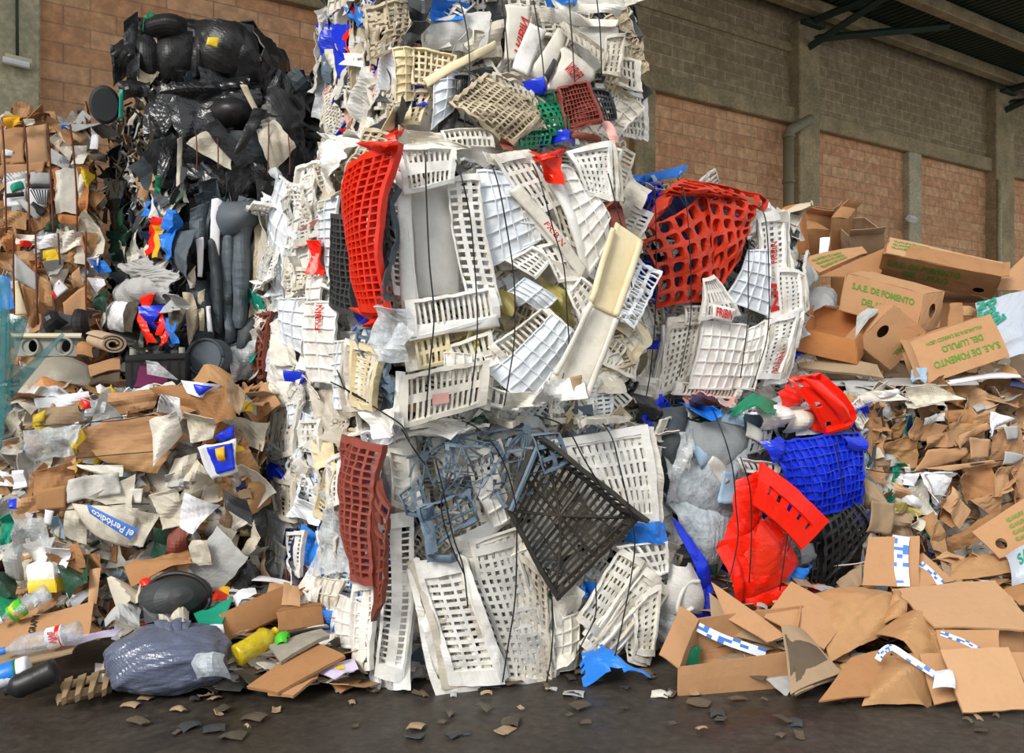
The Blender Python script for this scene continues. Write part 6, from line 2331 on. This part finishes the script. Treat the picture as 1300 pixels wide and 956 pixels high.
slab('plastic_scrap', 'red plastic scrap at the upper left of the dented drum', 'plastic', 'bright', [(178, 737, 4.5), (190, 734, 4.5), (190, 742, 4.45), (180, 744, 4.45)], .01, .02)
slab('plastic_scrap', 'red and yellow wrapper right of the dented drum', 'plastic', 'red', [(262, 756, 4.5), (288, 752, 4.5), (284, 762, 4.42), (264, 766, 4.42)], .005, .02, .02)
slab('plastic_scrap', 'yellow wrapper above the red one right of the dented drum', 'plastic', 'gold', [(276, 748, 4.55), (292, 746, 4.55), (290, 756, 4.5), (278, 756, 4.5)], .005, .02, .02)
slab('plastic_bag', 'black plastic bag in the gap between the left bale and the crate bale', 'bag', 'blackbag', [(290, 726, 4.85), (330, 722, 4.9), (330, 752, 4.75), (300, 754, 4.7)], .01, .10, .05)
slab('plastic_bag', 'dark grey bag hanging in the gap above the black one', 'bag', 'char', [(310, 600, 4.98), (334, 596, 5.1), (334, 680, 5.0), (318, 690, 4.92)], .01, .08, .05)
r = empty('oil_jug', at(53, 753, 4.5), 'white jug with yellow contents at the foot of the left paper bale', 'jug')
q = [at(34, 718, 4.5), at(66, 714, 4.52), at(72, 752, 4.48), at(36, 753, 4.46)]
bk = np.array([0, .12, 0])
mid = [q[0] * .45 + q[3] * .55, q[1] * .45 + q[2] * .55]
for nm, mt, c4 in (('jug_top', 'w1', [q[0], q[1], mid[1], mid[0]]), ('jug_base', 'yellow', [mid[0], mid[1], q[2], q[3]])):
    mb = MB()
    ctr = sum(c4) / 4 + bk / 2
    for pl in (c4, [c4[0] + bk, c4[1] + bk, c4[1], c4[0]], [c4[1], c4[1] + bk, c4[2] + bk, c4[2]], [c4[0] + bk, c4[0], c4[3], c4[3] + bk]):
        plain(mb, Patch(pl, .01, .004, facing=sum(pl) / 4 + (sum(pl) / 4 - ctr) * 9), .005, n=5)
    mb.build(nm, mt, r, root=r)
slab('plastic_scrap', 'green plastic scrap right of the yellow jug', 'plastic', 'dgreen', [(74, 722, 4.55), (114, 712, 4.6), (112, 744, 4.45), (84, 748, 4.42)], .006, .04, .04)
slab('plastic_scrap', 'green plastic bag at the left edge below the left paper bale', 'plastic', 'green', [(-8, 764, 4.4), (22, 752, 4.45), (20, 784, 4.3), (-8, 788, 4.28)], .006, .04, .03)
slab('plastic_bag', 'dark green bag at the left edge above the crushed bottle', 'bag', 'dgreen', [(-8, 736, 4.5), (18, 730, 4.55), (20, 764, 4.42), (-8, 768, 4.4)], .006, .06, .04)
slab('cardboard_sheet', 'narrow strip of brown card standing right of the black-lettered panel', 'cardboard', 'card3', [(114, 724, 4.55), (128, 722, 4.56), (122, 768, 4.42), (112, 768, 4.4)], .006)
slab('cardboard_sheet', 'brown torn cardboard in front of the bale above the dented drum', 'cardboard', 'card2', [(158, 720, 4.6), (232, 704, 4.65), (244, 716, 4.58), (164, 738, 4.5)], .008, .04, .02)
slab('paper_sheet', 'crumpled cream cloth left of the dented drum', 'cloth', 'paper2', [(140, 742, 4.55), (184, 736, 4.55), (180, 764, 4.42), (146, 770, 4.4)], .006, .06, .05)
slab('plastic_film', 'clear grey film between the black-lettered panel and the drum', 'plastic', 'pgrey', [(132, 780, 4.4), (180, 768, 4.45), (176, 792, 4.25), (134, 796, 4.22)], .004, .05, .03)
slab('paper_sheet', 'twisted white sheet above the black-lettered panel', 'paper', 'pwhite', [(86, 758, 4.5), (114, 746, 4.55), (116, 756, 4.5), (90, 766, 4.45)], .004, .02, .03)
# small uncountable litter on the floor and heaped against the bales
rr = random.Random(5)
for nm, n, xs, ys, zt, mats in (
        ('litter', 420, (-1.9, -.72), (4.0, 4.85), .30, ['card', 'card2', 'paper', 'paper2', 'pgrey', 'soot', 'mud', 'char', 'pwhite', 'dgreen', 'card4']),
        ('litter', 40, (-.8, 1.0), (3.95, 4.35), .015, ['mud', 'paper', 'char', 'mud', 'pgrey']),
        ('litter', 420, (.95, 3.1), (4.05, 5.0), .40, ['card', 'card2', 'card3', 'card4', 'kraft', 'paper', 'pgrey', 'mud']),
        ('litter', 60, (-1.9, 2.9), (3.5, 4.0), .012, ['mud', 'char', 'card4', 'soot'])):
    mb = MB()
    for q in range(n):
        x, y = rr.uniform(*xs), rr.uniform(*ys)
        f_ = (y - ys[0]) / (ys[1] - ys[0])
        z = .01 + zt * f_ * rr.uniform(.2, 1) + (.03 if zt > .1 else 0)
        L = rr.uniform(.05, .22) * (1 if zt > .1 else .5)
        Wd = L / rr.uniform(1, 2.5)
        an = rr.uniform(0, 3.14)
        ex = np.array([math.cos(an), math.sin(an), rr.uniform(-.3, .3) * (1 if zt > .1 else .1)])
        ey = np.array([-math.sin(an), math.cos(an), rr.uniform(-.2, .5) * (1 if zt > .1 else .1)])
        c = np.array([x, y, z])
        P = Patch([c - ex * L / 2 + ey * Wd / 2, c + ex * L / 2 + ey * Wd / 2, c + ex * L / 2 - ey * Wd / 2, c - ex * L / 2 - ey * Wd / 2], rr.uniform(-.01, .02), .012, q, 4, 0, .05, facing=c + np.array([0, 0, 5]))
        plain(mb, P, .004, .05, rr.randrange(len(mats)), n=4)
    o = mb.build(nm, mats)
    recentre(o)
    tag(o, 'small crumpled litter of paper, card and plastic on the floor', 'litter', 'floor litter', 'stuff')

# ------------------------------------------------------------------ light
w = bpy.data.worlds.new('sky')
scene.world = w
w.use_nodes = True
nt = w.node_tree
nt.nodes.clear()
wo = nt.nodes.new('ShaderNodeOutputWorld')
bg = nt.nodes.new('ShaderNodeBackground')
bg.inputs[0].default_value = (0.93, 0.97, 1.0, 1)
bg.inputs[1].default_value = 0.82
nt.links.new(bg.outputs[0], wo.inputs[0])
sd = bpy.data.lights.new('sun', 'SUN')
sd.energy = 2.7
sd.angle = math.radians(22)
sd.color = (1.0, .96, .9)
so = bpy.data.objects.new('sun', sd)
so.rotation_euler = Vector((.48, .74, -.60)).to_track_quat('-Z', 'Y').to_euler()
COL.objects.link(so)
vs = scene.view_settings
vs.view_transform = 'Standard'
vs.look = 'None'
vs.gamma = 1.0
vs.exposure = 0.22
vs.use_curve_mapping = False
